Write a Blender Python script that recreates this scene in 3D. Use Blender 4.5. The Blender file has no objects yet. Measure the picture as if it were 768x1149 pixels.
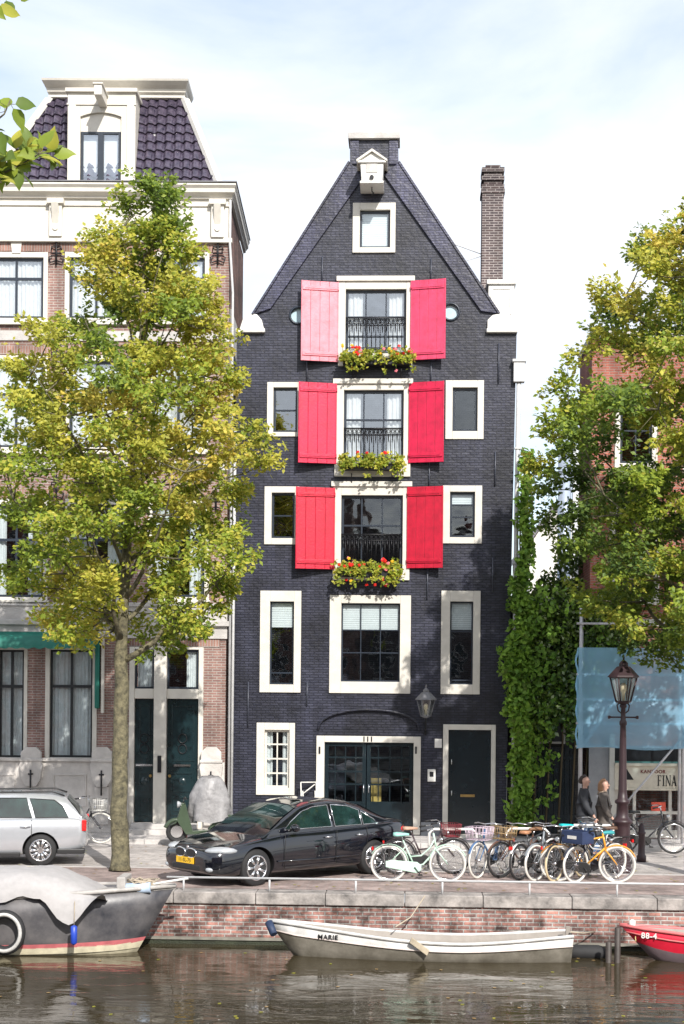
import bpy, bmesh, math, random
from mathutils import Vector, Matrix, noise
from mathutils.geometry import tessellate_polygon
R = math.radians
random.seed(7)
SC = bpy.context.scene
C = SC.collection

# ------------------------------------------------------------------ camera model
FPX, HOR, CX0 = 1715.0, 772.0, 384.0
YAW, ROLL = R(2.5), R(0.5)
CAM = Vector((0, -36.5, 3.6))
FW = Vector((-math.sin(YAW), math.cos(YAW), 0)); RT = Vector((math.cos(YAW), math.sin(YAW), 0)); UP = Vector((0, 0, 1))
UPR = UP*math.cos(ROLL) - RT*math.sin(ROLL); RTR = RT*math.cos(ROLL) + UP*math.sin(ROLL)
def ray(px, py): return FW + RTR*((px-CX0)/FPX) + UPR*((HOR-py)/FPX)
def at(px, py, Y):
    d = ray(px, py); return CAM + d*((Y-CAM.y)/d.y)
def gnd(px, py, z=0.0):
    d = ray(px, py); return CAM + d*((z-CAM.z)/d.z)
class Frame:
    def __init__(s, o, ang=0.0):
        s.o = Vector(o); s.a = ang; s.M = Matrix.Translation(s.o) @ Matrix.Rotation(ang, 4, 'Z'); s.I = s.M.inverted()
    def pt(s, px, py, y=0.0):
        o = s.I @ CAM; d = s.I.to_3x3() @ ray(px, py); p = o + d*((y-o.y)/d.y); return p.x, p.z
    def rect(s, a, b, c, d, y=0.0):
        mx, my = (a+c)/2, (b+d)/2
        return s.pt(a, my, y)[0], s.pt(c, my, y)[0], s.pt(mx, d, y)[1], s.pt(mx, b, y)[1]

# ------------------------------------------------------------------ materials
MATS = {}
def pset(b, **k):
    for n, v in k.items():
        n = n.replace('_', ' ')
        if n in b.inputs:
            if isinstance(v, tuple) and len(v) == 3: v = (*v, 1)
            b.inputs[n].default_value = v
def mat(name, col, rough=.6, metal=0, var=.12, scale=6, bump=0, bscale=40, coat=0, spec=.5, trans=0, col2=None, emis=None):
    if name in MATS: return MATS[name]
    m = bpy.data.materials.new(name); m.use_nodes = True; nt = m.node_tree; b = nt.nodes['Principled BSDF']
    pset(b, Roughness=rough, Metallic=metal, Coat_Weight=coat, Coat_Roughness=.04, Specular_IOR_Level=spec)
    tc = nt.nodes.new('ShaderNodeTexCoord'); nz = nt.nodes.new('ShaderNodeTexNoise')
    nz.inputs['Scale'].default_value = scale; nz.inputs['Detail'].default_value = 6; nz.inputs['Roughness'].default_value = .65
    nt.links.new(tc.outputs['Object'], nz.inputs['Vector'])
    rp = nt.nodes.new('ShaderNodeValToRGB'); rp.color_ramp.elements[0].position = .3; rp.color_ramp.elements[1].position = .7
    a = tuple(c*(1-var) for c in col); d = col2 or tuple(min(1, c*(1+var)) for c in col)
    rp.color_ramp.elements[0].color = (*a, 1); rp.color_ramp.elements[1].color = (*d, 1)
    nt.links.new(nz.outputs['Fac'], rp.inputs['Fac']); nt.links.new(rp.outputs['Color'], b.inputs['Base Color'])
    if bump:
        n2 = nt.nodes.new('ShaderNodeTexNoise'); n2.inputs['Scale'].default_value = bscale; n2.inputs['Detail'].default_value = 4
        nt.links.new(tc.outputs['Object'], n2.inputs['Vector'])
        bp = nt.nodes.new('ShaderNodeBump'); bp.inputs['Strength'].default_value = bump; bp.inputs['Distance'].default_value = .02
        nt.links.new(n2.outputs['Fac'], bp.inputs['Height']); nt.links.new(bp.outputs['Normal'], b.inputs['Normal'])
    if emis: pset(b, Emission_Color=emis, Emission_Strength=1.0)
    MATS[name] = m; return m

def brick(name, c1, c2, mortar, rough=.8, w=.21, h=.062, ms=.010, bump=.6, stain=.35, stainc=(.5,.5,.5), flat=False, rowoff=.5, spec=.3, sscale=.55):
    if name in MATS: return MATS[name]
    m = bpy.data.materials.new(name); m.use_nodes = True; nt = m.node_tree; b = nt.nodes['Principled BSDF']; N = nt.nodes.new; L = nt.links.new
    pset(b, Roughness=rough, Specular_IOR_Level=spec)
    tc = N('ShaderNodeTexCoord')
    if flat: vec = tc.outputs['Object']
    else:
        sp = N('ShaderNodeSeparateXYZ'); L(tc.outputs['Object'], sp.inputs[0])
        ad = N('ShaderNodeMath'); L(sp.outputs['X'], ad.inputs[0]); L(sp.outputs['Y'], ad.inputs[1])
        cb = N('ShaderNodeCombineXYZ'); L(ad.outputs[0], cb.inputs['X']); L(sp.outputs['Z'], cb.inputs['Y']); vec = cb.outputs[0]
    br = N('ShaderNodeTexBrick'); L(vec, br.inputs['Vector']); br.offset = rowoff
    br.inputs['Scale'].default_value = 1; br.inputs['Brick Width'].default_value = w; br.inputs['Row Height'].default_value = h
    br.inputs['Mortar Size'].default_value = ms; br.inputs['Mortar Smooth'].default_value = .3
    br.inputs['Color1'].default_value = (*c1, 1); br.inputs['Color2'].default_value = (*c2, 1); br.inputs['Mortar'].default_value = (*mortar, 1)
    nz = N('ShaderNodeTexNoise'); nz.inputs['Scale'].default_value = sscale; nz.inputs['Detail'].default_value = 8; nz.inputs['Roughness'].default_value = .7
    L(tc.outputs['Object'], nz.inputs['Vector'])
    rp = N('ShaderNodeValToRGB'); rp.color_ramp.elements[0].position = .40; rp.color_ramp.elements[1].position = .60
    rp.color_ramp.elements[0].color = (1-stain, 1-stain, 1-stain, 1); rp.color_ramp.elements[1].color = (1+stain*stainc[0], 1+stain*stainc[1], 1+stain*stainc[2], 1)
    L(nz.outputs['Fac'], rp.inputs['Fac'])
    mx = N('ShaderNodeMix'); mx.data_type = 'RGBA'; mx.blend_type = 'MULTIPLY'; mx.inputs['Factor'].default_value = 1
    L(br.outputs['Color'], mx.inputs['A']); L(rp.outputs['Color'], mx.inputs['B']); mp_ = N('ShaderNodeMapping'); mp_.inputs['Scale'].default_value = (2.6, 2.6, .30); L(tc.outputs['Object'], mp_.inputs[0]); n3 = N('ShaderNodeTexNoise'); n3.inputs['Scale'].default_value = 1.3; n3.inputs['Detail'].default_value = 7; n3.inputs['Roughness'].default_value = .7; L(mp_.outputs[0], n3.inputs['Vector'])
    mr3 = N('ShaderNodeMapRange'); mr3.inputs['From Min'].default_value = .36; mr3.inputs['From Max'].default_value = .64; mr3.inputs['To Min'].default_value = .74; mr3.inputs['To Max'].default_value = 1.24; L(n3.outputs['Fac'], mr3.inputs[0])
    mx3 = N('ShaderNodeMix'); mx3.data_type = 'RGBA'; mx3.blend_type = 'MULTIPLY'; mx3.inputs['Factor'].default_value = 1; L(mx.outputs['Result'], mx3.inputs['A']); L(mr3.outputs[0], mx3.inputs['B']); L(mx3.outputs['Result'], b.inputs['Base Color'])
    n2 = N('ShaderNodeTexNoise'); n2.inputs['Scale'].default_value = 9; n2.inputs['Detail'].default_value = 5; L(tc.outputs['Object'], n2.inputs['Vector'])
    mm = N('ShaderNodeMath'); mm.operation = 'MULTIPLY_ADD'; mm.inputs[1].default_value = -1.0; L(br.outputs['Fac'], mm.inputs[0]); L(n2.outputs['Fac'], mm.inputs[2])
    bp = N('ShaderNodeBump'); bp.inputs['Strength'].default_value = bump; bp.inputs['Distance'].default_value = .012
    L(mm.outputs[0], bp.inputs['Height']); L(bp.outputs['Normal'], b.inputs['Normal'])
    MATS[name] = m; return m

def glassmat(name, tint=(.90,.94,.95), refl=.22, rough=.02, rc=(.9,.95,1)):
    if name in MATS: return MATS[name]
    m = bpy.data.materials.new(name); m.use_nodes = True; nt = m.node_tree; N = nt.nodes.new; L = nt.links.new
    nt.nodes.remove(nt.nodes['Principled BSDF']); out = nt.nodes['Material Output']
    t = N('ShaderNodeBsdfTransparent'); t.inputs[0].default_value = (*tint, 1)
    g = N('ShaderNodeBsdfGlossy'); g.inputs['Roughness'].default_value = rough; g.inputs[0].default_value = (*rc, 1)
    f = N('ShaderNodeFresnel'); ge = N('ShaderNodeNewGeometry'); io = N('ShaderNodeMapRange'); io.inputs['To Min'].default_value = 1.5; io.inputs['To Max'].default_value = 1/1.5
    L(ge.outputs['Backfacing'], io.inputs[0]); L(io.outputs[0], f.inputs[0])
    ad = N('ShaderNodeMath'); ad.inputs[1].default_value = refl; ad.use_clamp = True; L(f.outputs[0], ad.inputs[0])
    tc = N('ShaderNodeTexCoord'); nz = N('ShaderNodeTexNoise'); nz.inputs['Scale'].default_value = 1.7; L(tc.outputs['Object'], nz.inputs['Vector'])
    bp = N('ShaderNodeBump'); bp.inputs['Strength'].default_value = .12; bp.inputs['Distance'].default_value = .05
    L(nz.outputs['Fac'], bp.inputs['Height']); L(bp.outputs['Normal'], g.inputs['Normal'])
    mx = N('ShaderNodeMixShader'); L(ad.outputs[0], mx.inputs[0]); L(t.outputs[0], mx.inputs[1]); L(g.outputs[0], mx.inputs[2]); L(mx.outputs[0], out.inputs['Surface'])
    MATS[name] = m; return m

def leafmat(name, col, tr=.42, rough=.5):
    if name in MATS: return MATS[name]
    m = bpy.data.materials.new(name); m.use_nodes = True; nt = m.node_tree; b = nt.nodes['Principled BSDF']; N = nt.nodes.new; L = nt.links.new
    pset(b, Roughness=rough, Specular_IOR_Level=.35)
    tc = N('ShaderNodeTexCoord'); nz = N('ShaderNodeTexNoise'); nz.inputs['Scale'].default_value = 2.2; nz.inputs['Detail'].default_value = 8; L(tc.outputs['Object'], nz.inputs['Vector'])
    rp = N('ShaderNodeValToRGB'); rp.color_ramp.elements[0].position = .35; rp.color_ramp.elements[1].position = .65
    rp.color_ramp.elements[0].color = (col[0]*.75, col[1]*.8, col[2]*.8, 1); rp.color_ramp.elements[1].color = (col[0]*1.25, col[1]*1.2, col[2]*1.1, 1)
    L(nz.outputs['Fac'], rp.inputs['Fac']); L(rp.outputs['Color'], b.inputs['Base Color'])
    t = N('ShaderNodeBsdfTranslucent'); L(rp.outputs['Color'], t.inputs[0])
    mx = N('ShaderNodeMixShader'); mx.inputs[0].default_value = tr
    L(b.outputs[0], mx.inputs[1]); L(t.outputs[0], mx.inputs[2]); L(mx.outputs[0], nt.nodes['Material Output'].inputs['Surface'])
    MATS[name] = m; return m

BLACKBRICK = brick('painted_black_brick', (.017,.019,.034), (.036,.038,.060), (.010,.011,.020), rough=.42, bump=.75, ms=.012, stain=.5, stainc=(.7,.7,.7), spec=.5)
RAKEBRICK = brick('painted_rake_brick', (.026,.027,.052), (.045,.046,.085), (.018,.018,.034), rough=.38, bump=1, stain=.4, stainc=(1,1,1), spec=.6)
BROWNBRICK = brick('brown_brick', (.30,.17,.14), (.22,.125,.11), (.36,.31,.28), ms=.012)
REDBRICK = brick('red_brick', (.40,.125,.085), (.30,.095,.07), (.34,.24,.20), ms=.010)
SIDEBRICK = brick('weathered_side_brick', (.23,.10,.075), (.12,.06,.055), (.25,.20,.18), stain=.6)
CHIMBRICK = brick('chimney_brick', (.10,.07,.068), (.055,.042,.048), (.28,.25,.24), ms=.014)
QUAYBRICK = brick('quay_brick', (.40,.19,.15), (.17,.10,.09), (.36,.33,.30), ms=.013, rough=.85, stain=.75, stainc=(.45,.5,.55), w=.22, h=.07, bump=1, sscale=2.1)
CREAM = mat('cream_paint', (.60,.57,.51), .5, var=.10, scale=3, bump=.15, bscale=12)
WHITE = mat('white_paint', (.66,.645,.61), .45, var=.10, scale=4, bump=.15, bscale=15)
SASH = mat('dark_blue_sash', (.018,.026,.040), .35, var=.2)
STONE = mat('grey_stone', (.46,.44,.42), .75, var=.2, scale=2.5, bump=.5, bscale=18)
STONE2 = mat('plinth_stone', (.50,.47,.44), .75, var=.25, scale=1.7, bump=.5, bscale=14)
GREEND = mat('dark_green_door_paint', (.008,.022,.026), .22, var=.2, spec=.6)
BLACKD = mat('black_door_paint', (.008,.016,.021), .22, var=.2, spec=.6)
IRON = mat('black_iron', (.012,.012,.015), .45, metal=.3)
IRONL = mat('painted_anchor_iron', (.05,.055,.075), .4)
GREYP = mat('grey_pipe', (.50,.50,.50), .5)
DARK = mat('dark_interior', (.02,.022,.025), .8)
GLASS = glassmat('window_glass', tint=(.80,.86,.88), refl=.07)
GLASSR = glassmat('window_glass_bright', refl=.28)
CURT = mat('white_curtain', (.72,.71,.70), .85, var=.12, scale=9)
BLIND = mat('white_blind', (.80,.80,.79), .7, var=.04)
CHROME = mat('chrome', (.75,.75,.76), .15, metal=1, var=.03)
BRASS = mat('brass', (.55,.38,.15), .3, metal=1)
RUBBER = mat('tyre_rubber', (.018,.018,.019), .75, var=.2)
TYREW = mat('cream_tyre', (.62,.60,.55), .6, var=.12)

# ------------------------------------------------------------------ mesh builder
class MB:
    def __init__(s): s.v = []; s.f = []; s.m = []; s.sm = []
    def add(s, vs, fs, mi=0, sm=False):
        b = len(s.v); s.v += [tuple(v) for v in vs]
        for f in fs: s.f.append([b+i for i in f]); s.m.append(mi); s.sm.append(sm)
        return s
    def box(s, x0, x1, y0, y1, z0, z1, mi=0):
        if x1 < x0: x0, x1 = x1, x0
        if y1 < y0: y0, y1 = y1, y0
        if z1 < z0: z0, z1 = z1, z0
        return s.add([(x0,y0,z0),(x1,y0,z0),(x1,y1,z0),(x0,y1,z0),(x0,y0,z1),(x1,y0,z1),(x1,y1,z1),(x0,y1,z1)],
              [(0,3,2,1),(4,5,6,7),(0,1,5,4),(1,2,6,5),(2,3,7,6),(3,0,4,7)], mi)
    def obox(s, c, ax, ay, az, mi=0):
        c, ax, ay, az = Vector(c), Vector(ax), Vector(ay), Vector(az)
        vs = [c+ax*i+ay*j+az*k for k in (-1,1) for i, j in ((-1,-1),(1,-1),(1,1),(-1,1))]
        return s.add(vs, [(0,3,2,1),(4,5,6,7),(0,1,5,4),(1,2,6,5),(2,3,7,6),(3,0,4,7)], mi)
    def frame(s, x0, x1, z0, z1, w, y0, y1, mi=0, wb=None, wt=None):
        wb = w if wb is None else wb; wt = w if wt is None else wt
        s.box(x0, x0+w, y0, y1, z0, z1, mi); s.box(x1-w, x1, y0, y1, z0, z1, mi)
        s.box(x0+w, x1-w, y0+.002, y1-.002, z0, z0+wb, mi); s.box(x0+w, x1-w, y0+.002, y1-.002, z1-wt, z1, mi); return s
    def ring(s, o, i, y0, y1, mi=0):   # rectangular casing outer rect o, inner rect i  (x0,x1,z0,z1)
        s.box(o[0], i[0], y0, y1, o[2], o[3], mi); s.box(i[1], o[1], y0, y1, o[2], o[3], mi)
        s.box(i[0], i[1], y0+.003, y1-.003, o[2], i[2], mi); s.box(i[0], i[1], y0+.003, y1-.003, i[3], o[3], mi); return s
    def tube(s, pts, r, n=8, mi=0, cap=True, sm=True, closed=False):
        pts = [Vector(p) for p in pts]; rr = r if isinstance(r, (list, tuple)) else [r]*len(pts)
        base = len(s.v); k = len(pts); prev = None
        for i, p in enumerate(pts):
            if closed: t = pts[(i+1) % k]-pts[i-1]
            else: t = pts[min(i+1, k-1)]-pts[max(i-1, 0)]
            if t.length < 1e-9: t = Vector((0,0,1))
            t.normalize()
            if prev is None:
                a = Vector((0,0,1)) if abs(t.z) < .9 else Vector((1,0,0)); u = t.cross(a).normalized()
            else:
                u = prev - t*prev.dot(t)
                u = u.normalized() if u.length > 1e-6 else t.orthogonal().normalized()
            prev = u; w = t.cross(u)
            for j in range(n):
                an = 2*math.pi*j/n; q = p + (u*math.cos(an)+w*math.sin(an))*rr[i]; s.v.append(tuple(q))
        for i in range(k if closed else k-1):
            i2 = (i+1) % k
            for j in range(n):
                s.f.append([base+i*n+j, base+i*n+(j+1)%n, base+i2*n+(j+1)%n, base+i2*n+j]); s.m.append(mi); s.sm.append(sm)
        if cap and not closed:
            s.f.append([base+j for j in reversed(range(n))]); s.m.append(mi); s.sm.append(False)
            s.f.append([base+(k-1)*n+j for j in range(n)]); s.m.append(mi); s.sm.append(False)
        return s
    def lathe(s, prof, c=(0,0,0), n=16, axis='Z', mi=0, sm=True):
        c = Vector(c); base = len(s.v)
        for r, h in prof:
            for j in range(n):
                a = 2*math.pi*j/n; x, y = r*math.cos(a), r*math.sin(a)
                q = {'Z': (x, y, h), 'Y': (x, h, y), 'X': (h, x, y)}[axis]; s.v.append(tuple(c+Vector(q)))
        for i in range(len(prof)-1):
            for j in range(n):
                s.f.append([base+i*n+j, base+i*n+(j+1)%n, base+(i+1)*n+(j+1)%n, base+(i+1)*n+j]); s.m.append(mi); s.sm.append(sm)
        s.f.append([base+j for j in reversed(range(n))]); s.m.append(mi); s.sm.append(False)
        s.f.append([base+(len(prof)-1)*n+j for j in range(n)]); s.m.append(mi); s.sm.append(False)
        return s
    def prism(s, poly, y0, y1, mi=0, plane='XZ'):
        n = len(poly)
        def mk(a, b, y): return (a, y, b) if plane == 'XZ' else ((a, b, y) if plane == 'XY' else (y, a, b))
        vs = [mk(a, b, y0) for a, b in poly]+[mk(a, b, y1) for a, b in poly]
        tris = tessellate_polygon([[Vector((a, b, 0)) for a, b in poly]])
        fs = [tuple(t) for t in tris]+[tuple(n+i for i in reversed(t)) for t in tris]
        fs += [(i, (i+1)%n, n+(i+1)%n, n+i) for i in range(n)]
        return s.add(vs, fs, mi)
    def wall(s, outer, holes, y, depth, mi=0, back=None):
        """front skin at y with holes; reveals going back by depth; outer sides going back to `back`"""
        loops = [outer]+holes; flat = [p for l in loops for p in l]
        tris = tessellate_polygon([[Vector((a, b, 0)) for a, b in l] for l in loops])
        s.add([(a, y, b) for a, b in flat], [tuple(t) for t in tris], mi)
        for l in holes:
            n = len(l); s.add([(a, y, b) for a, b in l]+[(a, y+depth, b) for a, b in l], [(i, (i+1)%n, n+(i+1)%n, n+i) for i in range(n)], mi)
        if back is not None:
            n = len(outer); s.add([(a, y, b) for a, b in outer]+[(a, back, b) for a, b in outer], [(i, (i+1)%n, n+(i+1)%n, n+i) for i in range(n)], mi)
            tr = tessellate_polygon([[Vector((a, b, 0)) for a, b in outer]]); s.add([(a, back, b) for a, b in outer], [tuple(t) for t in tr], mi)
        return s
    def leaf(s, p, n, u, L, W, mi=0, fold=.18):
        w = n.cross(u); q = s.v; b = len(q)
        q.append(tuple(p)); q.append(tuple(p+u*L*.45+w*W*.5+n*L*fold*.4)); q.append(tuple(p+u*L)); q.append(tuple(p+u*L*.45-w*W*.5+n*L*fold*.4))
        s.f.append([b, b+1, b+2]); s.f.append([b, b+2, b+3]); s.m += [mi, mi]; s.sm += [False, False]
    def build(s, name, mats, parent=None, normals=True, bevel=0, subd=0, loc=None):
        me = bpy.data.meshes.new(name); me.from_pydata(s.v, [], s.f)
        if not isinstance(mats, (list, tuple)): mats = [mats]
        for m in mats: me.materials.append(m)
        me.polygons.foreach_set('material_index', s.m); me.polygons.foreach_set('use_smooth', s.sm)
        if normals:
            bm = bmesh.new(); bm.from_mesh(me); bmesh.ops.recalc_face_normals(bm, faces=bm.faces); bm.to_mesh(me); bm.free()
        me.update()
        o = bpy.data.objects.new(name, me); C.objects.link(o)
        if parent is not None: o.parent = parent
        if loc is not None: o.location = loc
        if bevel:
            b = o.modifiers.new('bevel', 'BEVEL'); b.width = bevel; b.segments = 2; b.limit_method = 'ANGLE'; b.angle_limit = R(40)
        if subd:
            d = o.modifiers.new('subd', 'SUBSURF'); d.levels = subd; d.render_levels = subd
        return o
def smooth(o):
    for p in o.data.polygons: p.use_smooth = True
    return o
def apply_mods(o):
    dg = bpy.context.evaluated_depsgraph_get(); dg.update()
    me = bpy.data.meshes.new_from_object(o.evaluated_get(dg)); o.modifiers.clear(); o.data = me; return o
def outward(o):
    bm = bmesh.new(); bm.from_mesh(o.data); bmesh.ops.remove_doubles(bm, verts=bm.verts, dist=1e-5); bmesh.ops.recalc_face_normals(bm, faces=bm.faces)
    if bm.calc_volume(signed=True) < 0: bmesh.ops.reverse_faces(bm, faces=bm.faces)
    bm.to_mesh(o.data); bm.free()
def cut(o, mb, m):
    k = mb.build('cutter', m); outward(o); outward(k); md = o.modifiers.new('b', 'BOOLEAN'); md.object = k; md.operation = 'DIFFERENCE'; md.solver = 'EXACT'; md.use_self = True
    if o.parent is not None: k.parent = o.parent
    bpy.context.view_layer.update(); apply_mods(o); bpy.data.objects.remove(k, do_unlink=True); return o
def thing(name, label, cat, loc=(0,0,0), rz=0, group=None):
    o = bpy.data.objects.new(name, None); C.objects.link(o); o.location = loc; o.rotation_euler = (0,0,rz); o.empty_display_size = .2
    o['label'] = label; o['category'] = cat
    if group: o['group'] = group
    return o
def tag(o, label=None, cat=None, group=None, kind=None):
    for k, v in (('label', label), ('category', cat), ('group', group), ('kind', kind)):
        if v: o[k] = v
    return o
def copy_tree(o, parent=None):
    c = o.copy(); C.objects.link(c); c.parent = parent
    for ch in list(o.children): copy_tree(ch, c)
    return c
def text_mesh(name, txt, size, m, parent, loc, rot, ext=.004, bold=0):
    cu = bpy.data.curves.new(name, 'FONT'); cu.body = txt; cu.size = size; cu.extrude = ext; cu.align_x = 'CENTER'; cu.align_y = 'CENTER'; cu.offset = bold; cu.space_character = 1.12
    t = bpy.data.objects.new(name, cu); C.objects.link(t)
    dg = bpy.context.evaluated_depsgraph_get(); dg.update(); me = bpy.data.meshes.new_from_object(t.evaluated_get(dg))
    bpy.data.objects.remove(t, do_unlink=True); o = bpy.data.objects.new(name, me); C.objects.link(o); me.materials.clear(); me.materials.append(m)
    o.parent = parent; o.location = loc; o.rotation_euler = rot; return o

# ------------------------------------------------------------------ ground
QY = -9.8; WZ = -.90; NB = -34.4
def sheet(name, x0, x1, y0, y1, z, m, thick=0):
    mb = MB()
    if thick: mb.box(x0, x1, y0, y1, z-thick, z)
    else: mb.add([(x0,y0,z),(x1,y0,z),(x1,y1,z),(x0,y1,z)], [(0,1,2,3)])
    return tag(mb.build(name, m), kind='structure')
EARTH = mat('bare_earth', (.16,.15,.13), .9, scale=.6)
sheet('ground', -900, 900, QY+.3, 1500, -.02, EARTH)
sheet('near_bank', -900, 900, -900, NB, 0, EARTH, 2)
PAVE = brick('street_paving', (.47,.435,.41), (.40,.37,.35), (.34,.31,.29), w=.2, h=.1, ms=.006, bump=.3, flat=True, stain=.18, rough=.8)
SIDEW = brick('sidewalk_slabs', (.50,.47,.45), (.45,.42,.40), (.34,.32,.30), w=.3, h=.3, ms=.008, bump=.3, flat=True, stain=.18, rowoff=.5)
REDPAVE = brick('parking_clinker', (.37,.285,.26), (.30,.23,.21), (.31,.275,.255), w=.2, h=.1, ms=.008, bump=.5, flat=True, stain=.35)
sheet('road', -60, 60, -6.4, -1.86, 0, PAVE)
sheet('sidewalk', -60, 60, -1.7, 1.0, .10, SIDEW, .12)
sheet('parking_strip', -60, 60, QY+.42, -6.4, .004, REDPAVE)
mb = MB(); x = -60
while x < 60:
    mb.box(x+.003, x+.897, -1.86, -1.70, -.05, .105); x += .9
tag(mb.build('kerb', STONE, bevel=.012), kind='structure')
mb = MB(); x = -60
while x < 60:
    mb.box(x+.003, x+.997, -6.46, -6.34, -.05, .012); x += 1.0
tag(mb.build('kerb_edging', STONE), kind='structure')

# water
m = bpy.data.materials.new('canal_water'); m.use_nodes = True; nt = m.node_tree; b = nt.nodes['Principled BSDF']; N = nt.nodes.new; L = nt.links.new
pset(b, Base_Color=(.040,.031,.016), Roughness=.03, IOR=1.33, Specular_IOR_Level=.5)
tc = N('ShaderNodeTexCoord'); mp = N('ShaderNodeMapping'); mp.inputs['Scale'].default_value = (.55, 1.35, 1); L(tc.outputs['Object'], mp.inputs[0])
n1 = N('ShaderNodeTexNoise'); n1.inputs['Scale'].default_value = 1.5; n1.inputs['Detail'].default_value = 5; n1.inputs['Roughness'].default_value = .5; n1.inputs['Distortion'].default_value = .6; L(mp.outputs[0], n1.inputs['Vector'])
bp = N('ShaderNodeBump'); bp.inputs['Strength'].default_value = .22; bp.inputs['Distance'].default_value = .09; L(n1.outputs['Fac'], bp.inputs['Height']); L(bp.outputs[0], b.inputs['Normal'])
MATS['water'] = m
sheet('canal_water', -300, 300, NB+.0, QY+.05, WZ, m)
sheet('canal_bed', -300, 300, NB+.0, QY+.3, -3.0, EARTH)

# quay wall
q = thing('quay_wall', 'red brick canal quay wall with pale stone coping along the water', 'quay wall', (0, QY, -2.9))
MB().box(-60, 60, 0, .45, 0, 2.70).build('brick_face', QUAYBRICK, q)
COP = mat('coping_stone', (.19,.175,.165), .8, var=.5, scale=3.2, bump=.8, bscale=9, col2=(.44,.40,.37))
mb = MB(); x = -60
while x < 60:
    w = random.uniform(1.1, 1.6); mb.box(x+.005, x+w-.005, -.05, .45, 2.70, 2.905); x += w
mb.build('coping', COP, q, bevel=.015)
MB().box(-60, 60, -.10, -.01, 1.70, 2.08).build('waterline_ledge', mat('mossy_stone', (.028,.034,.018), .7, var=.5, scale=3, bump=.8), q)
MB().box(-60, 60, -.13, -.02, 2.08, 2.12).build('ledge_cap', mat('ledge_cap', (.20,.19,.16), .8, var=.3), q)
# low rail
r = thing('quay_rail', 'low white tubular rail on short posts along the quay edge', 'rail', (0, QY+.14, 0))
xa = at(186, 988, QY).x
mb = MB(); mb.tube([(xa, 0, .235), (14, 0, .235)], .020, 8); mb.build('top_rail', GREYP, r)
for i in range(13):
    xx = xa+.3+i*1.52
    MB().tube([(xx, 0, .0), (xx, 0, .215)], .018, 8).build('post', GREYP, r)

# ------------------------------------------------------------------ window builder
def rot_rect(F, a): return F.rect(*a)
def window(root, F, outer, glass, y=0, bars=(1,1), proud=.045, casing=None, sash=None, pane=None, blind=0, curtain=0, name='window', sw=.05, label=None, head=0, sill=0, hbar=None, bw=.028, plants=0):
    o = F.rect(*outer, y); g = F.rect(*glass, y); casing = casing or CREAM; sash = sash or SASH; pane = pane or GLASS
    mb = MB(); mb.ring(o, g, y-proud, y+.16)
    if head: mb.box(o[0]-.05, o[1]+.05, y-proud-.05, y+.02, o[3]-.07, o[3]+.05)
    if sill: mb.box(o[0]-.04, o[1]+.04, y-proud-.07, y+.02, o[2]-.06, o[2]+.035)
    w = mb.build(name, casing, root, bevel=.008)
    if label: w['label'] = label
    mb = MB(); mb.frame(g[0]+.002, g[1]-.002, g[2]+.002, g[3]-.002, sw, y+.055, y+.115)
    nx, nz = bars
    for i in range(1, nx):
        x = g[0]+(g[1]-g[0])*i/nx; mb.box(x-bw/2, x+bw/2, y+.06, y+.108, g[2]+sw, g[3]-sw)
    if hbar is None: hb = [i/nz for i in range(1, nz)]
    else: hb = hbar
    for t in hb:
        z = g[2]+(g[3]-g[2])*t; mb.box(g[0]+sw, g[1]-sw, y+.058, y+.110, z-bw*.6, z+bw*.6)
    mb.build('sash', sash, w)
    MB().add([(g[0]+.01,y+.09,g[2]+.01),(g[1]-.01,y+.09,g[2]+.01),(g[1]-.01,y+.09,g[3]-.01),(g[0]+.01,y+.09,g[3]-.01)], [(0,1,2,3)]).build('pane', pane, w)
    if blind:
        H = (g[3]-g[2])*blind; mb = MB(); n = max(3, int(H/.05))
        for i in range(n):
            z = g[3]-.02-H*i/n; mb.box(g[0]+.03, g[1]-.03, y+.125, y+.135, z-H/n*.92, z)
        mb.build('blind', BLIND, w)
    if curtain:
        mb = MB(); W = g[1]-g[0]
        spans = [(g[0]+.02, g[0]+W*curtain), (g[1]-W*curtain, g[1]-.02)] if curtain < .5 else [(g[0]+.02, g[1]-.02)]
        for a, c in spans:
            n = max(8, int((c-a)/.02)); vs = []; fs = []; ph = random.random()*6
            for i in range(n+1):
                x = a+(c-a)*i/n; yy = y+.17+.022*math.sin(i*1.3+ph)+.015*math.sin(i*.41)
                vs += [(x, yy, g[2]+.02), (x, yy, g[3]-.02)]
            fs = [(2*i, 2*i+2, 2*i+3, 2*i+1) for i in range(n)]
            mb.add(vs, fs, 0, True)
        mb.build('curtain', CURT, w, normals=False)
    return w, o, g
def hole(F, outer, glass, y=0):
    o = F.rect(*outer, y); g = F.rect(*glass, y); a = [(o[i]*.5+g[i]*.5) for i in range(4)]
    return [(a[0],a[2]),(a[1],a[2]),(a[1],a[3]),(a[0],a[3])]

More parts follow.
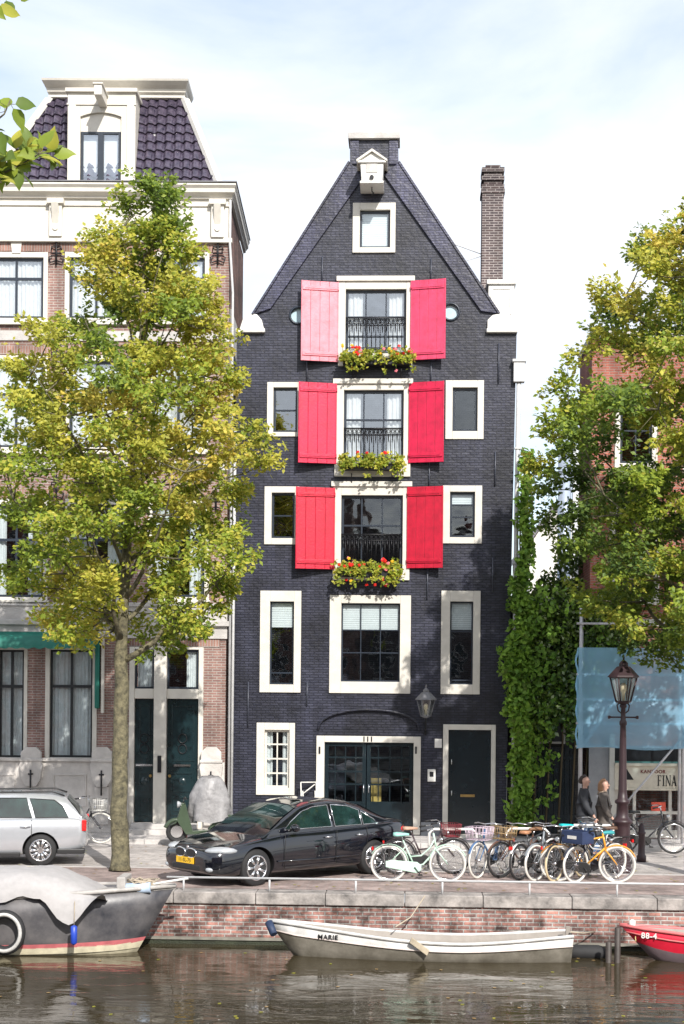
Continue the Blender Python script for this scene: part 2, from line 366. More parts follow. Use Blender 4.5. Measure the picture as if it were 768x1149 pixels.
# ------------------------------------------------------------------ black gabled house
ox = at(420, 941, 0).x
DF = Frame((ox, 0, 0)); DP = DF.pt
H = thing('gabled_house', 'tall black painted brick canal house with steep gable and pink and red shutters', 'house', (ox, 0, 0))
def P(px, py, y=0): return DP(px, py, y)
xl0 = P(259, 930)[0]; xr0 = P(567.5, 930)[0]
outline = [(xl0, 0), (xr0, 0), P(580, 373), P(557, 370), P(557, 352), P(447, 186), P(447, 156), P(393, 156), P(393, 186), P(287, 352), P(287, 374), P(266, 374)]
W = dict(
 attic=((396,228,444,284),(404,236,438,278)), t3=((380,313,463,411),(388,325,456,397)),
 c2=((376,428,461,535),(386,438,453,520)), l2=((300,429,339,490),(307,435,334,485)), r2=((500,427,543,493),(508,435,536,484)),
 c1=((374,543,460,651),(383,556,452,640)), l1=((297,546,336,611),(305,553,331,604)), r1=((497,545,541,610),(505,552,533,603)),
 c0=((370,668,461,778),(383,677,449,765)), l0=((292,663,338,777),(303,675,330,768)), r0=((495,663,539,779),(505,675,531,768)),
 g=((288,811,331,892),(297,819,325,884)))
GAR = ((355,826,472,938),(364,833,464,938)); DOOR = ((497,813,556,938),(503,819,551,938))
holes = [hole(DF, *W[k]) for k in W]
for o_, g_ in (GAR, DOOR):
    o = DF.rect(*o_); g = DF.rect(*g_); a0, a1, a3 = (o[0]+g[0])/2, (o[1]+g[1])/2, (o[3]+g[3])/2
    holes.append([(a0, .12), (a1, .12), (a1, a3), (a0, a3)])
# blind arch recess
arc = []
aL, aR = P(357, 824)[0], P(471, 824)[0]; azb = P(414, 822)[1]; azt = P(414, 796)[1]; az = azb+.05
for i in range(15):
    t = math.pi*i/14; arc.append(((aL+aR)/2-(aR-aL)/2*math.cos(t), az+(azt-az)*math.sin(t)**.8 if 0 < i < 14 else az))
holes.append(arc)
for c in ((335,354), (506,350)):
    x, z = P(*c); rr = .185; holes.append([(x+rr*math.cos(t), z+rr*math.sin(t)) for t in [2*math.pi*i/20 for i in range(20)]])
MB().wall(outline, holes, 0, .22, back=9).build('wall', BLACKBRICK, H)
MB().prism([(p[0], p[1]) for p in arc], .06, .1).build('arch_infill', BLACKBRICK, H)
# arch moulding
mb = MB(); mb.tube([(p[0], -.01, p[1]) for p in arc], .035, 6); mb.build('arch_moulding', BLACKBRICK, H)
# rakes
def slab(poly, y0, y1, name, m, parent=H, bev=.01): return MB().prism(poly, y0, y1).build(name, m, parent, bevel=bev)
slab([P(393,184), P(286,353), P(304,347), P(410,197)], -.07, .5, 'gable_band', RAKEBRICK)
slab([P(447,184), P(558,352), P(540,350), P(431,197)], -.07, .5, 'gable_band', RAKEBRICK)
mb = MB()
for a, c in (((393,183),(284.5,354)), ((447,183),(559.5,353))):
    p, q2 = P(*a), P(*c); dx, dz = q2[0]-p[0], q2[1]-p[1]; l = math.hypot(dx, dz); nx, nz = -dz/l, dx/l
    if nz < 0: nx, nz = -nx, -nz
    mb.obox(((p[0]+q2[0])/2+nx*.02, .2, (p[1]+q2[1])/2+nz*.02), (dx/2, 0, dz/2), (0, .30, 0), (nx*.025, 0, nz*.025))
mb.build('rake_coping', RAKEBRICK, H)
# piers either side of the gable top
slab([P(393,185), P(393,158), P(403,158), P(403,185)], -.05, .1, 'gable_pier', RAKEBRICK); slab([P(437,185), P(437,158), P(447,158), P(447,185)], -.05, .1, 'gable_pier', RAKEBRICK)
a = DF.rect(391, 150, 449, 157); MB().box(a[0], a[1], -.12, .6, a[2], a[3]).build('gable_cap', STONE, H, bevel=.01)
# shoulder caps
for s, (x0, x1) in ((0, (265, 298)), (1, (546, 581))):
    a = DF.rect(x0, 352, x1, 374); w = a[1]-a[0]
    mb = MB(); mb.box(a[0], a[1], -.12, .6, a[2], a[2]+.10)
    if s == 0: pts = [(a[0]+.1, a[2]+.1), (a[1]-.03, a[2]+.1), (a[1]-.08, a[2]+.3), (a[0]+w*.72, a[2]+.44), (a[0]+w*.4, a[2]+.47), (a[0]+.18, a[2]+.36)]
    else: pts = [(a[0]+.02, a[2]+.1), (a[1]-.06, a[2]+.1), (a[1]-.16, a[2]+.30), (a[1]-.2, a[2]+.5), (a[0]+.14, a[2]+.42), (a[0]+.02, a[2]+.3)]
    mb.prism(pts, -.08, .5); mb.build('shoulder_cap', WHITE, H, bevel=.02)
a = DF.rect(548, 317, 577, 356, .8)
mb = MB(); mb.box(a[0], a[1], .72, 1.5, a[2]-.4, a[3]); mb.box(a[0]-.04, a[1]+.04, .66, 1.54, a[3]-.07, a[3]+.04); mb.frame(a[0]+.06, a[1]-.06, a[2]+.05, a[3]-.14, .05, .70, .73)
mb.build('parapet_block', WHITE, H, bevel=.01)
a = DF.rect(541, 212, 565, 318, 1.3); ch = MB(); ch.box(a[0], a[1], 1.3, 1.9, a[2]-2.2, a[3]); ch.box(a[0]-.03, a[1]+.03, 1.27, 1.93, a[3]-.1, a[3]); chim = ch.build('chimney', CHIMBRICK, H)
mb = MB()
for i in range(5):
    z = a[3]+.01+i*.105; e = .035 if i % 2 == 0 else -.02
    mb.box(a[0]-e+.02, a[1]+e-.02, 1.3-e+.02, 1.9+e-.02, z, z+.104)
mb.box(a[0]+.08, a[1]-.08, 1.38, 1.8, a[3]+.53, a[3]+.62); mb.build('chimney_pot', CHIMBRICK, chim)
MB().tube([(a[0], 1.4, a[2]+.75), (a[0]-1.0, .5, a[2]+.85)], .012, 5).tube([(a[0], 1.4, a[2]+.7), (a[0]-.55, .5, a[2]+.3)], .012, 5).build('stay_rod', GREYP, chim)

window(H, DF, *W['attic'], bars=(1,1), proud=.05, blind=.93)
for k, bl in (('t3', 0), ('c2', 0), ('c1', 0)):
    w, o, g = window(H, DF, *W[k], bars=(3,3), hbar=[.60] if k != 't3' else [.58,.28], proud=.06, head=1, sw=.06, bw=.035, pane=GLASSR if k != 'c1' else GLASS, curtain=.28 if k != 'c1' else 0)
    zr = g[2]+(g[3]-g[2])*(.56 if k == 't3' else .48); n = 14; mb = MB()
    mb.tube([(g[0], -.0, zr), (g[1], -.0, zr)], .018, 6); mb.tube([(g[0], 0, zr-.14), (g[1], 0, zr-.14)], .012, 6); mb.tube([(g[0], 0, g[2]+.14), (g[1], 0, g[2]+.14)], .014, 6)
    for i in range(n+1):
        x = g[0]+(g[1]-g[0])*i/n; mb.tube([(x, 0, g[2]+.1), (x, 0, zr)], .009, 5)
        if i < n:
            xm = x+(g[1]-g[0])/n/2; rr = (g[1]-g[0])/n*.34; mb.tube([(xm+rr*math.cos(t), 0, zr-.07+rr*1.2*math.sin(t)) for t in [2*math.pi*j/8 for j in range(8)]], .008, 4, closed=True)
            mb.tube([(xm, 0, zr-.14), (xm, -.01, zr-.32)], [.022,.006], 5)
    mb.build('balcony_railing', IRON, w)
window(H, DF, *W['l2'], bars=(1,2), pane=GLASSR); window(H, DF, *W['r2'], bars=(1,1), sw=.06)
window(H, DF, *W['l1'], bars=(1,2)); window(H, DF, *W['r1'], bars=(1,3), hbar=[.45,.72], blind=.25)
window(H, DF, *W['c0'], bars=(3,3), hbar=[.37,.66], blind=.33, sw=.035, bw=.022)
window(H, DF, *W['l0'], bars=(1,3), hbar=[.14], blind=.30, sw=.035); window(H, DF, *W['r0'], bars=(1,3), hbar=[.05,.64], blind=.33, sw=.035)
window(H, DF, *W['g'], bars=(2,4), casing=CREAM, sash=CREAM, curtain=.3, sw=.05, bw=.03)
for c in ((335,354), (506,350)):
    x, z = P(*c); mb = MB(); ring = [(x+.2*math.cos(t), -.01, z+.2*math.sin(t)) for t in [2*math.pi*i/24 for i in range(24)]]
    mb.tube(ring, .03, 6, closed=True); w = mb.build('round_window', SASH, H)
    MB().lathe([(.19, .06), (.19, .075)], (x, 0, z), 24, 'Y').build('pane', mat('pale_round_glass', (.45,.60,.66), .15), w)

# shutters
def shutter(px, hinge_right, col, name, faded=None, ang=14):
    a = DF.rect(*px); w = (a[1]-a[0])/math.cos(R(ang)); h = a[3]-a[2]
    m = mat(name, col, .45, var=.22, scale=5, spec=.45, bump=.25, bscale=30)
    mb = MB(); n = 4
    for i in range(n): mb.box(w*i/n+.002, w*(i+1)/n-.002, -.02, .02, 0, h)
    mb.box(.03, w-.03, -.045, -.02, h-.22, h-.12); mb.box(.03, w-.03, -.045, -.02, .12, .22)
    mb.box(0, .03, -.028, .022, -.004, h+.004); mb.box(w-.03, w, -.028, .022, -.004, h+.004)
    o = mb.build('shutter', m, H, bevel=.006)
    sn = math.sin(R(ang))
    if hinge_right: o.rotation_euler[2] = R(ang); o.location = (a[0], -.07-w*sn, a[2])
    else: o.rotation_euler[2] = R(-ang); o.location = (a[0], -.07, a[2])
    if faded: o['label'] = faded
    for z in (.17, h-.17):
        hb = MB().box(w*.1, w-.01 if hinge_right else w*.9, -.056, -.044, z-.012, z+.012) if hinge_right else MB().box(.01, w*.9, -.056, -.044, z-.012, z+.012)
        hx_ = (w-.01) if hinge_right else .01; hb.tube([(hx_, -.04, z-.05), (hx_, -.04, z+.05)], .015, 6); hb.build('hinge', m, o)
shutter((339,318,380,407), True, (.70,.22,.27), 'faded_pink_paint', 'faded pale pink shutter left of the top window')
shutter((461,316,500,405), False, (.60,.05,.12), 'magenta_paint', 'deep magenta pink shutter right of the top window')
shutter((336,431,378,521), True, (.55,.010,.055), 'crimson_paint', 'bright crimson shutter')
shutter((459,430,498,520), False, (.50,.008,.05), 'crimson_paint_shaded')  # same crimson, darkened in colour because this leaf turns from the sun
shutter((333,548,376,639), True, (.53,.008,.035), 'scarlet_paint', 'bright scarlet red shutter')
shutter((457,547,497,638), False, (.44,.006,.03), 'scarlet_paint_shaded')  # shaded copy of the scarlet: weaker sun put into the colour

# hoist housing
x, z = P(418, 196, -.3)
mb = MB(); mb.prism([(x-.24, z-.32), (x+.24, z-.32), (x+.28, z+.22), (x, z+.38), (x-.28, z+.22)], -.75, .02)
mb.box(x-.34, x+.34, -.80, -.72, z+.12, z+.18); mb.box(x-.28, x+.28, -.79, .0, z-.36, z-.30)
hb = mb.build('hoist_housing', WHITE, H, bevel=.015)
mb = MB(); mb.prism([(x-.36,z+.14),(x,z+.38),(x+.36,z+.14),(x+.36,z+.19),(x,z+.44),(x-.36,z+.19)], -.82, .02); mb.build('housing_roof', CREAM, hb)
MB().box(x-.13, x+.13, -.765, -.74, z-.1, z+.14).build('louvre', STONE, hb); MB().lathe([(.05, -.80), (.05, -.76)], (x, 0, z-.22), 12, 'Y').build('hoist_hole', IRON, hb)
MB().tube([(x, -.5, z-.36), (x, -.5, z-.46), (x+.04, -.5, z-.5), (x, -.5, z-.54)], .015, 6).build('hoist_hook', IRON, hb)
# wall anchors
for (px, y0, y1) in ((362,288,320),(484,290,318),(484,405,432),(560,385,430),(482,518,548),(556,507,545),(480,636,672),(553,626,665),(279,765,815),(345,765,792),(345,400,428)):
    xx, z1 = P(px, y0); _, z0 = P(px, y1)
    MB().tube([(xx, -.035, z0), (xx, -.035, z1)], .018, 6).tube([(xx, -.035, (z0+z1)/2), (xx, .02, (z0+z1)/2)], .03, 6).build('wall_anchor', IRONL, H)
# garage doors
o = DF.rect(*GAR[0]); g = DF.rect(*GAR[1]); gz = .12
mb = MB(); mb.box(o[0], g[0], -.05, .16, gz, o[3]); mb.box(g[1], o[1], -.05, .16, gz, o[3]); mb.box(g[0], g[1], -.045, .155, g[3], o[3])
gd = mb.build('garage_frame', CREAM, H, bevel=.008)
mid = (g[0]+g[1])/2-.06
for k, (a, c) in enumerate(((g[0]+.01, mid-.01), (mid+.01, g[1]-.01))):
    mb = MB(); mb.frame(a, c, gz+.02, g[3]-.01, .09, .05, .12, wb=.75)
    for t in (.32, .55, .8): zz = gz+.75+(g[3]-gz-.85)*t; mb.box(a+.09, c-.09, .06, .11, zz-.02, zz+.02)
    for t in (.25,.5,.75): xx = a+(c-a)*t; mb.box(xx-.012, xx+.012, .065, .105, gz+.78, g[3]-.1)
    d = mb.build('glazed_door', BLACKD, gd)
    MB().add([(a+.05,.085,gz+.7),(c-.05,.085,gz+.7),(c-.05,.085,g[3]-.05),(a+.05,.085,g[3]-.05)],[(0,1,2,3)]).build('pane', GLASS, d)
    MB().tube([(c-.05 if k == 0 else a+.05, .02, 1.1), (c-.05 if k == 0 else a+.05, .02, 1.3)], .012, 6).build('handle', CHROME, d)
b_ = DF.rect(417, 873, 428, 904, .5)
MB().box(b_[0], b_[1], .45, .47, b_[2], b_[3]).build('yellow_panel', mat('yellow_panel', (.65,.45,.12), .6), gd)
for px in (359, 467):
    xx, zz = P(px, 840); MB().box(xx-.02, xx+.02, -.07, -.05, zz-.12, zz+.05).build('hinge_plate', IRON, gd)
xx, zz = P(413, 826); zz = (g[3]+o[3])/2
text_mesh('house_number', '111', .16, IRON, gd, (xx, -.055, zz), (R(90), 0, 0), bold=.006)
# entrance door
o = DF.rect(*DOOR[0]); g = DF.rect(*DOOR[1])
mb = MB(); mb.box(o[0], g[0], -.05, .16, gz, o[3]); mb.box(g[1], o[1], -.05, .16, gz, o[3]); mb.box(g[0], g[1], -.045, .155, g[3], o[3]); mb.box(o[0]-.05, o[1]+.05, -.45, .2, .0, gz+.02)
df = mb.build('door_frame', CREAM, H, bevel=.008)
mb = MB(); mb.box(g[0]+.01, g[1]-.01, .06, .11, gz+.03, g[3]-.01)
mb.frame(g[0]+.12, g[1]-.12, gz+1.25, g[3]-.12, .02, .05, .065); mb.frame(g[0]+.12, g[1]-.12, gz+.15, gz+1.0, .02, .05, .065)
d = mb.build('front_door', BLACKD, df)
xx, zz = P(525, 893); MB().box(xx-.17, xx+.17, .045, .06, zz-.03, zz+.03).build('letter_slot', BRASS, d)
for py in (855, 890): xx, zz = P(507, py); MB().tube([(xx, .02, zz-.06), (xx, .02, zz+.06)], .014, 6).tube([(xx, .02, zz), (xx, .06, zz)], .012, 6).build('door_handle', CHROME, d)
a = DF.rect(488, 829, 496, 839); MB().box(a[0], a[1], -.03, .005, a[2], a[3]).build('number_plate', WHITE, H, bevel=.004)
a = DF.rect(480, 863, 489, 877); ip = MB().box(a[0], a[1], -.05, .005, a[2], a[3]).build('intercom', WHITE, H, bevel=.01)
MB().box(a[0]+.05, a[1]-.05, -.06, -.049, a[2]+.12, a[3]-.06).build('speaker_grille', IRON, ip)
# plinth
mb = MB(); mb.box(xl0+.01, DF.rect(*GAR[0])[0]-.02, -.06, .01, .08, .42); mb.box(DF.rect(*GAR[0])[1]+.02, o[0]-.06, -.06, .01, .08, .42); mb.build('plinth', mat('painted_plinth', (.20,.21,.23), .6), H)
# downpipe right
mb = MB(); x0, z0 = P(582, 428, .1); x1, z1 = P(579, 560, .1); x2, _ = P(571, 930, .1)
mb.tube([(x0, -.05, z0), (x1+.01, -.05, z1), (x2+.09, -.05, .2)], .055, 8); mb.box(x0-.13, x0+.13, -.16, .08, z0-.05, z0+.42); mb.box(x0-.16, x0+.16, -.19, .1, z0+.42, z0+.48)
for t in (.15,.4,.65,.9): mb.box(x0-.08-(x0-x2-.09)*t, x0+.08-(x0-x2-.09)*t, -.12, .02, z0*(1-t), z0*(1-t)+.04)
mb.build('downpipe', GREYP, H)

# ------------------------------------------------------------------ flower boxes (things)
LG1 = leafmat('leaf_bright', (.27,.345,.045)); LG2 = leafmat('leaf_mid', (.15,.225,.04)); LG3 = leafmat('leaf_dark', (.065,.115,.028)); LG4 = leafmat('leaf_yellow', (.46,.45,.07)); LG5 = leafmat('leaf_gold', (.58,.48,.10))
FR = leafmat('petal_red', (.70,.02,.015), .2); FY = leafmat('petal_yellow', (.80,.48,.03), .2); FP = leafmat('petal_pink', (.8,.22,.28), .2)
def rv(rng=random): 
    while True:
        v = Vector((rng.uniform(-1,1), rng.uniform(-1,1), rng.uniform(-1,1)))
        if .05 < v.length < 1: return v.normalized()
def flowerbox(px, label, fl, spill, seed):
    rng = random.Random(seed); a = DF.rect(*px, -.3); w = a[1]-a[0]; xc = (a[0]+a[1])/2+ox
    t = thing('flower_box', label, 'flower box', (xc, -.08, a[2]), 0, 'flower boxes under the shuttered windows')
    mb = MB(); mb.box(-w/2, w/2, -.28, -.02, .06, .2); mb.box(-w/2-.015, w/2+.015, -.295, -.005, .18, .21)
    mb.build('box', IRON, t, bevel=.006)
    MB().box(-w/2+.02, w/2-.02, -.285, -.03, .19, .235).build('soil', EARTH, t)
    for k in (-.35, .35): MB().tube([(w*k, .0, -.02), (w*k, -.2, -.02), (w*k, .0, -.25)], .012, 5).build('bracket', IRON, t)
    lf = MB(); nf = 0
    cl = [(rng.uniform(-w/2-.05, w/2+.05), rng.uniform(-.34, -.06), rng.uniform(.12, .40) if rng.random() > spill else rng.uniform(-.12,.2)) for _ in range(80)]
    for c in cl:
        cy = -.34 if c[2] < .24 else c[1]
        for _ in range(16):
            p = Vector((c[0], cy, c[2]))+rv(rng)*rng.uniform(.0,.10); n = (rv(rng)+Vector((0,-.6,.6))).normalized(); u = n.orthogonal().normalized()
            u = (Matrix.Rotation(rng.uniform(0,6.28), 3, n) @ u); lf.leaf(p, n, u, .085, .06, rng.choice((0,0,1,1)))
        lf.tube([(c[0], -.18, .2), (c[0], cy, c[2])], .005, 3)
    lf.build('foliage', [LG1, LG4, LG2], t, normals=False)
    fb = MB()
    for _ in range(fl):
        x = rng.choice((-.3, .25, rng.uniform(-.5,.5)))*w+rng.uniform(-.12,.12); c = Vector((x, rng.uniform(-.42,-.2), rng.uniform(.28,.5) if rng.random()>spill else rng.uniform(-.15,.3)))
        mi = rng.choice((0,0,0,1,2))
        for j in range(5):
            a2 = j*1.257+rng.random(); n = (Vector((math.cos(a2)*.6, -1, math.sin(a2)*.6+.4))).normalized(); u = Vector((math.cos(a2), -.2, math.sin(a2))).normalized(); u = (u-n*u.dot(n)).normalized()
            fb.leaf(c, n, u, .052, .045, mi)
        fb.tube([c, (c.x, -.18, .2)], .004, 3, mi=3)
    fb.build('blossom', [FR, FY, FP, LG2], t, normals=False)
flowerbox((385,402,462,412), 'flower box of red blooms between the two faded pink top shutters', 30, .12, 1)
flowerbox((385,520,450,530), 'flower box with mostly green leaves under the middle shuttered window', 10, .12, 2)
flowerbox((378,640,450,650), 'flower box spilling orange and red blossom under the lowest shuttered window', 46, .35, 3)

# wall lantern
def lantern_head(root, z, s, matl, glassm, post_thing=True):
    mb = MB(); mb.lathe([(.02*s, z), (.10*s, z+.03*s), (.11*s, z+.06*s)], n=12); n = 6
    b0, b1, h0, h1 = .13*s, .24*s, z+.06*s, z+.50*s
    for i in range(n):
        a = 2*math.pi*i/n; mb.tube([(b0*math.cos(a), b0*math.sin(a), h0), (b1*math.cos(a), b1*math.sin(a), h1)], .016*s, 5)
    for rr, hh in ((b0, h0), (b1, h1)): mb.tube([(rr*math.cos(2*math.pi*i/n), rr*math.sin(2*math.pi*i/n), hh) for i in range(n)], .018*s, 5, closed=True)
    mb.build('lantern_frame', matl, root)
    rf = MB(); rf.lathe([(.29*s, h1), (.27*s, h1+.03*s), (.12*s, h1+.19*s), (.08*s, h1+.2*s), (.08*s, h1+.25*s), (.05*s, h1+.29*s), (.015*s, h1+.31*s), (.02*s, h1+.36*s), (.004*s, h1+.42*s)], n=6, sm=False); rf.build('lantern_roof', matl, root)
    gl = MB(); vs = [(r_*.97*math.cos(2*math.pi*i/n), r_*.97*math.sin(2*math.pi*i/n), h) for r_, h in ((b0, h0), (b1, h1)) for i in range(n)]
    gl.add(vs, [(i, (i+1)%n, n+(i+1)%n, n+i) for i in range(n)]); gl.build('lantern_glass', glassm, root)
    MB().lathe([(.03*s, h0), (.03*s, h0+.15*s), (.055*s, h0+.2*s), (.055*s, h0+.3*s), (.02*s, h0+.34*s)], n=10).build('lamp_bulb', mat('milky_bulb', (.8,.76,.62), .4), root)
LGLASS = glassmat('lantern_glass', tint=(.85,.83,.75), refl=.12)
x, z = P(478, 806, -.45); t = thing('wall_lantern', 'small glass lantern on a bracket on the black wall over the intercom', 'lantern', (x+ox, -.45, z))
lantern_head(t, 0, .88, mat('dull_grey_iron', (.16,.16,.17), .5), LGLASS)
MB().tube([(0,0,.02), (0,0,-.1), (0,.1,-.22), (0,.3,-.28), (0,.44,-.25)], .02, 8).tube([(0,.43,-.4), (0,.43,-.1)], .025, 8).build('bracket', IRON, t)

# ------------------------------------------------------------------ left brick house
LA = R(2.0); lx = at(252, 930, -.15).x
LF = Frame((lx, -.15, 0), LA); LP = LF.pt
B = thing('brick_town_house', 'brown brick town house with cream cornice, tiled mansard roof and green awning', 'house', (lx, -.15, 0), LA)
LX0 = LP(-70, 600)[0]
ZT = LP(125, 225)[1]                      # bottom of crown cornice
ZF = LP(125, 270)[1]                      # bottom of frieze
colsx = ((-16,52),(75,141),(168,233))
LW = {}
for j, (yt, yb) in enumerate(((285,359),(401,504),(562,672))):
    for i, (a, c) in enumerate(colsx): LW[(j, i)] = ((a-2, yt-2, c+2, yb+3), (a+3, yt+4, c-3, yb-2))
GW = {'a': ((-4,724,31,856),(-1,729,27,850)), 'b': ((51,724,109,856),(56,729,104,850))}
TR = (145,725,228,936)
# ground + upper wall
holes = [hole(LF, *LW[k]) for k in LW]+[hole(LF, *GW[k]) for k in GW]
dr = LF.rect(148, 728, 225, 936)
holes.append([(dr[0], .14), (dr[1], .14), (dr[1], dr[3]), (dr[0], dr[3])])
DEP = 4.4
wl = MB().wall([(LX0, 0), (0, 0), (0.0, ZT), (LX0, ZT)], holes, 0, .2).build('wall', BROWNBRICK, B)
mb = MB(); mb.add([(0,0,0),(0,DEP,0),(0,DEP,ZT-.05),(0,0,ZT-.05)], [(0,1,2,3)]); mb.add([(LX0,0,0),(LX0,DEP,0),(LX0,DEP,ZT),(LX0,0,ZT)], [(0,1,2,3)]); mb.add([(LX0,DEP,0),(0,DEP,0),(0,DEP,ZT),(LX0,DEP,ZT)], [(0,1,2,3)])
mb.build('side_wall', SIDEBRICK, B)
MB().box(.0, .05, .15, DEP-.3, 8.0, LP(250, 345)[1]).build('side_render', WHITE, B)
# frieze & cornice
mb = MB(); mb.box(LX0, .03, -.06, .0, ZF, ZT+.02); mb.box(LX0, .07, -.12, .0, ZF-.06, ZF+.05)
mb.box(LX0, .05, -.10, .0, ZF+.80, ZF+.84); mb.build('frieze', CREAM, B, bevel=.008)
mb = MB(); prof = [(0, ZT), (-.13, ZT+.02), (-.14, ZT+.06), (-.22, ZT+.11), (-.27, ZT+.13), (-.28, ZT+.22), (-.34, ZT+.28), (-.34, ZT+.32), (0, ZT+.34)]
n = len(prof)
vs = [(LX0, y, z) for y, z in prof]+[(.0-y*.5, y, z) for y, z in prof]
mb.add(vs, [(i, (i+1)%n, n+(i+1)%n, n+i) for i in range(n)])
vs = [(.0-y*.5, y, z) for y, z in prof]+[(.0-y*.5, DEP, z) for y, z in prof]
mb.add(vs, [(i, (i+1)%n, n+(i+1)%n, n+i) for i in range(n)]+[tuple(range(n, 2*n))])
mb.build('cornice', CREAM, B)
MB().box(LX0, .19, -.36, DEP, ZT+.345, ZT+.37).build('lead_gutter', mat('lead', (.16,.16,.17), .5), B)
for px in (64, 245):
    xx = LP(px, 240)[0]
    mb = MB(); mb.box(xx-.15, xx+.15, -.17, -.05, ZF+.05, ZT-.12); mb.box(xx-.20, xx+.20, -.24, -.05, ZT-.14, ZT-.02); mb.prism([(-.33, ZT-.14), (-.17, ZT-.6), (-.17, ZT-.14)], xx-.08, xx+.08, plane='YZ')
    mb.lathe([(.07, -.2), (.05, -.16)], (xx, 0, ZF+.25), 10, 'Y'); mb.build('bracket', CREAM, B, bevel=.01)
for px in (19, 109, 200):
    xx = LP(px, 275)[0]; zt = LP(px, 279)[1]; MB().prism([(xx-.10, zt-.12), (xx+.10, zt-.12), (xx+.13, ZF-.07), (xx-.13, ZF-.07)], -.05, .02).build('keystone', CREAM, B)
SOLD = brick('soldier_brick', (.36,.20,.16), (.27,.15,.12), (.38,.33,.30), w=.065, h=.24, ms=.010, rowoff=0)
for j in range(3):
    for i, (a, c) in enumerate(colsx):
        o = LF.rect(*LW[(j, i)][0]); z = o[3]+.02
        mb = MB(); xs = [o[0]-.12+(o[1]-o[0]+.24)*k/8 for k in range(9)]; dz = [.10*(1-((k-4)/4)**2) for k in range(9)]
        mb.prism([(xs[k], z-.03+dz[k]*.4) for k in range(9)]+[(xs[k], z+.18+dz[k]*.3) for k in reversed(range(9))], -.018, .02); mb.build('lintel', SOLD, B)
def anchor(xx, zz, par, s=1):
    mb = MB(); mb.tube([(xx, -.06, zz-.3*s), (xx, -.06, zz+.32*s)], .022, 6); mb.tube([(xx-.12*s, -.06, zz-.02), (xx+.12*s, -.06, zz-.02)], .02, 6)
    for sg in (-1, 1):
        mb.tube([(xx+sg*.02, -.06, zz-.2*s), (xx+sg*.14*s, -.06, zz-.24*s), (xx+sg*.18*s, -.06, zz-.12*s), (xx+sg*.1*s, -.06, zz-.08*s)], .018, 6)
        mb.tube([(xx+sg*.02, -.06, zz+.12*s), (xx+sg*.11*s, -.06, zz+.14*s), (xx+sg*.12*s, -.06, zz+.05*s)], .018, 6)
    mb.tube([(xx, -.06, zz), (xx, .02, zz)], .03, 6); mb.build('wall_anchor', IRON, par)
for px, py in ((64,284),(245,284),(64,395),(243,393),(64,548),(243,560)):
    xx, zz = LP(px, py); anchor(xx, zz, B)
for (j, i), (o_, g_) in LW.items():
    br = [.66] if j == 0 else [.62]
    window(B, LF, o_, g_, bars=(2,2), hbar=br, casing=CREAM, sash=SASH, pane=GLASSR if j < 2 else GLASS, curtain=.99 if j == 0 else (.6 if j == 1 else .3), blind=0, sill=1, proud=.03, bw=.05, sw=.06)
# string courses and stone band
mb = MB()
for py0, py1 in ((372,383),(517,527)):
    z1 = LP(125, py0)[1]; z0 = LP(125, py1)[1]; mb.box(LX0, .02, -.035, .01, z0, z1)
mb.build('string_course', STONE, B, bevel=.006)
z1, z0 = LP(125, 676)[1], LP(125, 716)[1]
mb = MB(); mb.box(LX0, .03, -.06, .02, z0, z1-.1); mb.box(LX0, .08, -.16, .02, z0+.30, z0+.42); mb.box(LX0, .05, -.1, .02, z1-.1, z1); mb.build('stone_band', STONE, B, bevel=.01)
# ground-floor windows
for k in GW:
    w, o, g = window(B, LF, *GW[k], bars=(2,2), hbar=[.66], casing=CREAM, sash=mat('dark_sash', (.012,.014,.016), .4), pane=GLASS, curtain=.99, sill=0, proud=.03, sw=.05, bw=.06)
# plinth
zp = LP(70, 854)[1]; xr = LP(145, 880)[0]
mb = MB(); mb.box(LX0, xr, -.10, .01, .1, zp); mb.box(LX0, xr, -.17, .01, zp, zp+.08); mb.box(LX0, xr, -.14, .01, .1, .38)
for a, c in ((-30,18),(60,98)):
    r = LF.rect(a, 868, c, 905); mb.frame(r[0], r[1], r[2], r[3], .04, -.125, -.09)
mb.box(LP(228, 880)[0], -.0, -.10, .01, .1, zp); mb.build('plinth', STONE2, B, bevel=.01)
for px in (37, 116, 238):
    xx = LP(px, 860)[0]; zt = LP(px, 838)[1]; mb = MB()
    mb.prism([(xx-.22, zp-.45), (xx-.28, zp-.1), (xx-.24, zp+.02), (xx-.24, zt-.12), (xx-.12, zt), (xx+.12, zt), (xx+.24, zt-.12), (xx+.24, zp+.02), (xx+.28, zp-.1), (xx+.22, zp-.45), (xx+.12, zp-.6), (xx-.12, zp-.6)], -.24, -.09)
    mb.box(xx-.17, xx+.17, -.20, -.09, .3, zp-.6); mb.box(xx-.27, xx+.27, -.27, -.09, zp+.0, zp+.07)
    s = mb.build('shield_console', STONE2, B, bevel=.015)
    MB().tube([(xx, -.25, zp-.8), (xx, -.25, zp-.2)], .02, 6).tube([(xx-.06, -.25, zp-.3), (xx+.06, -.25, zp-.3)], .02, 6).build('iron_ornament', IRON, s)
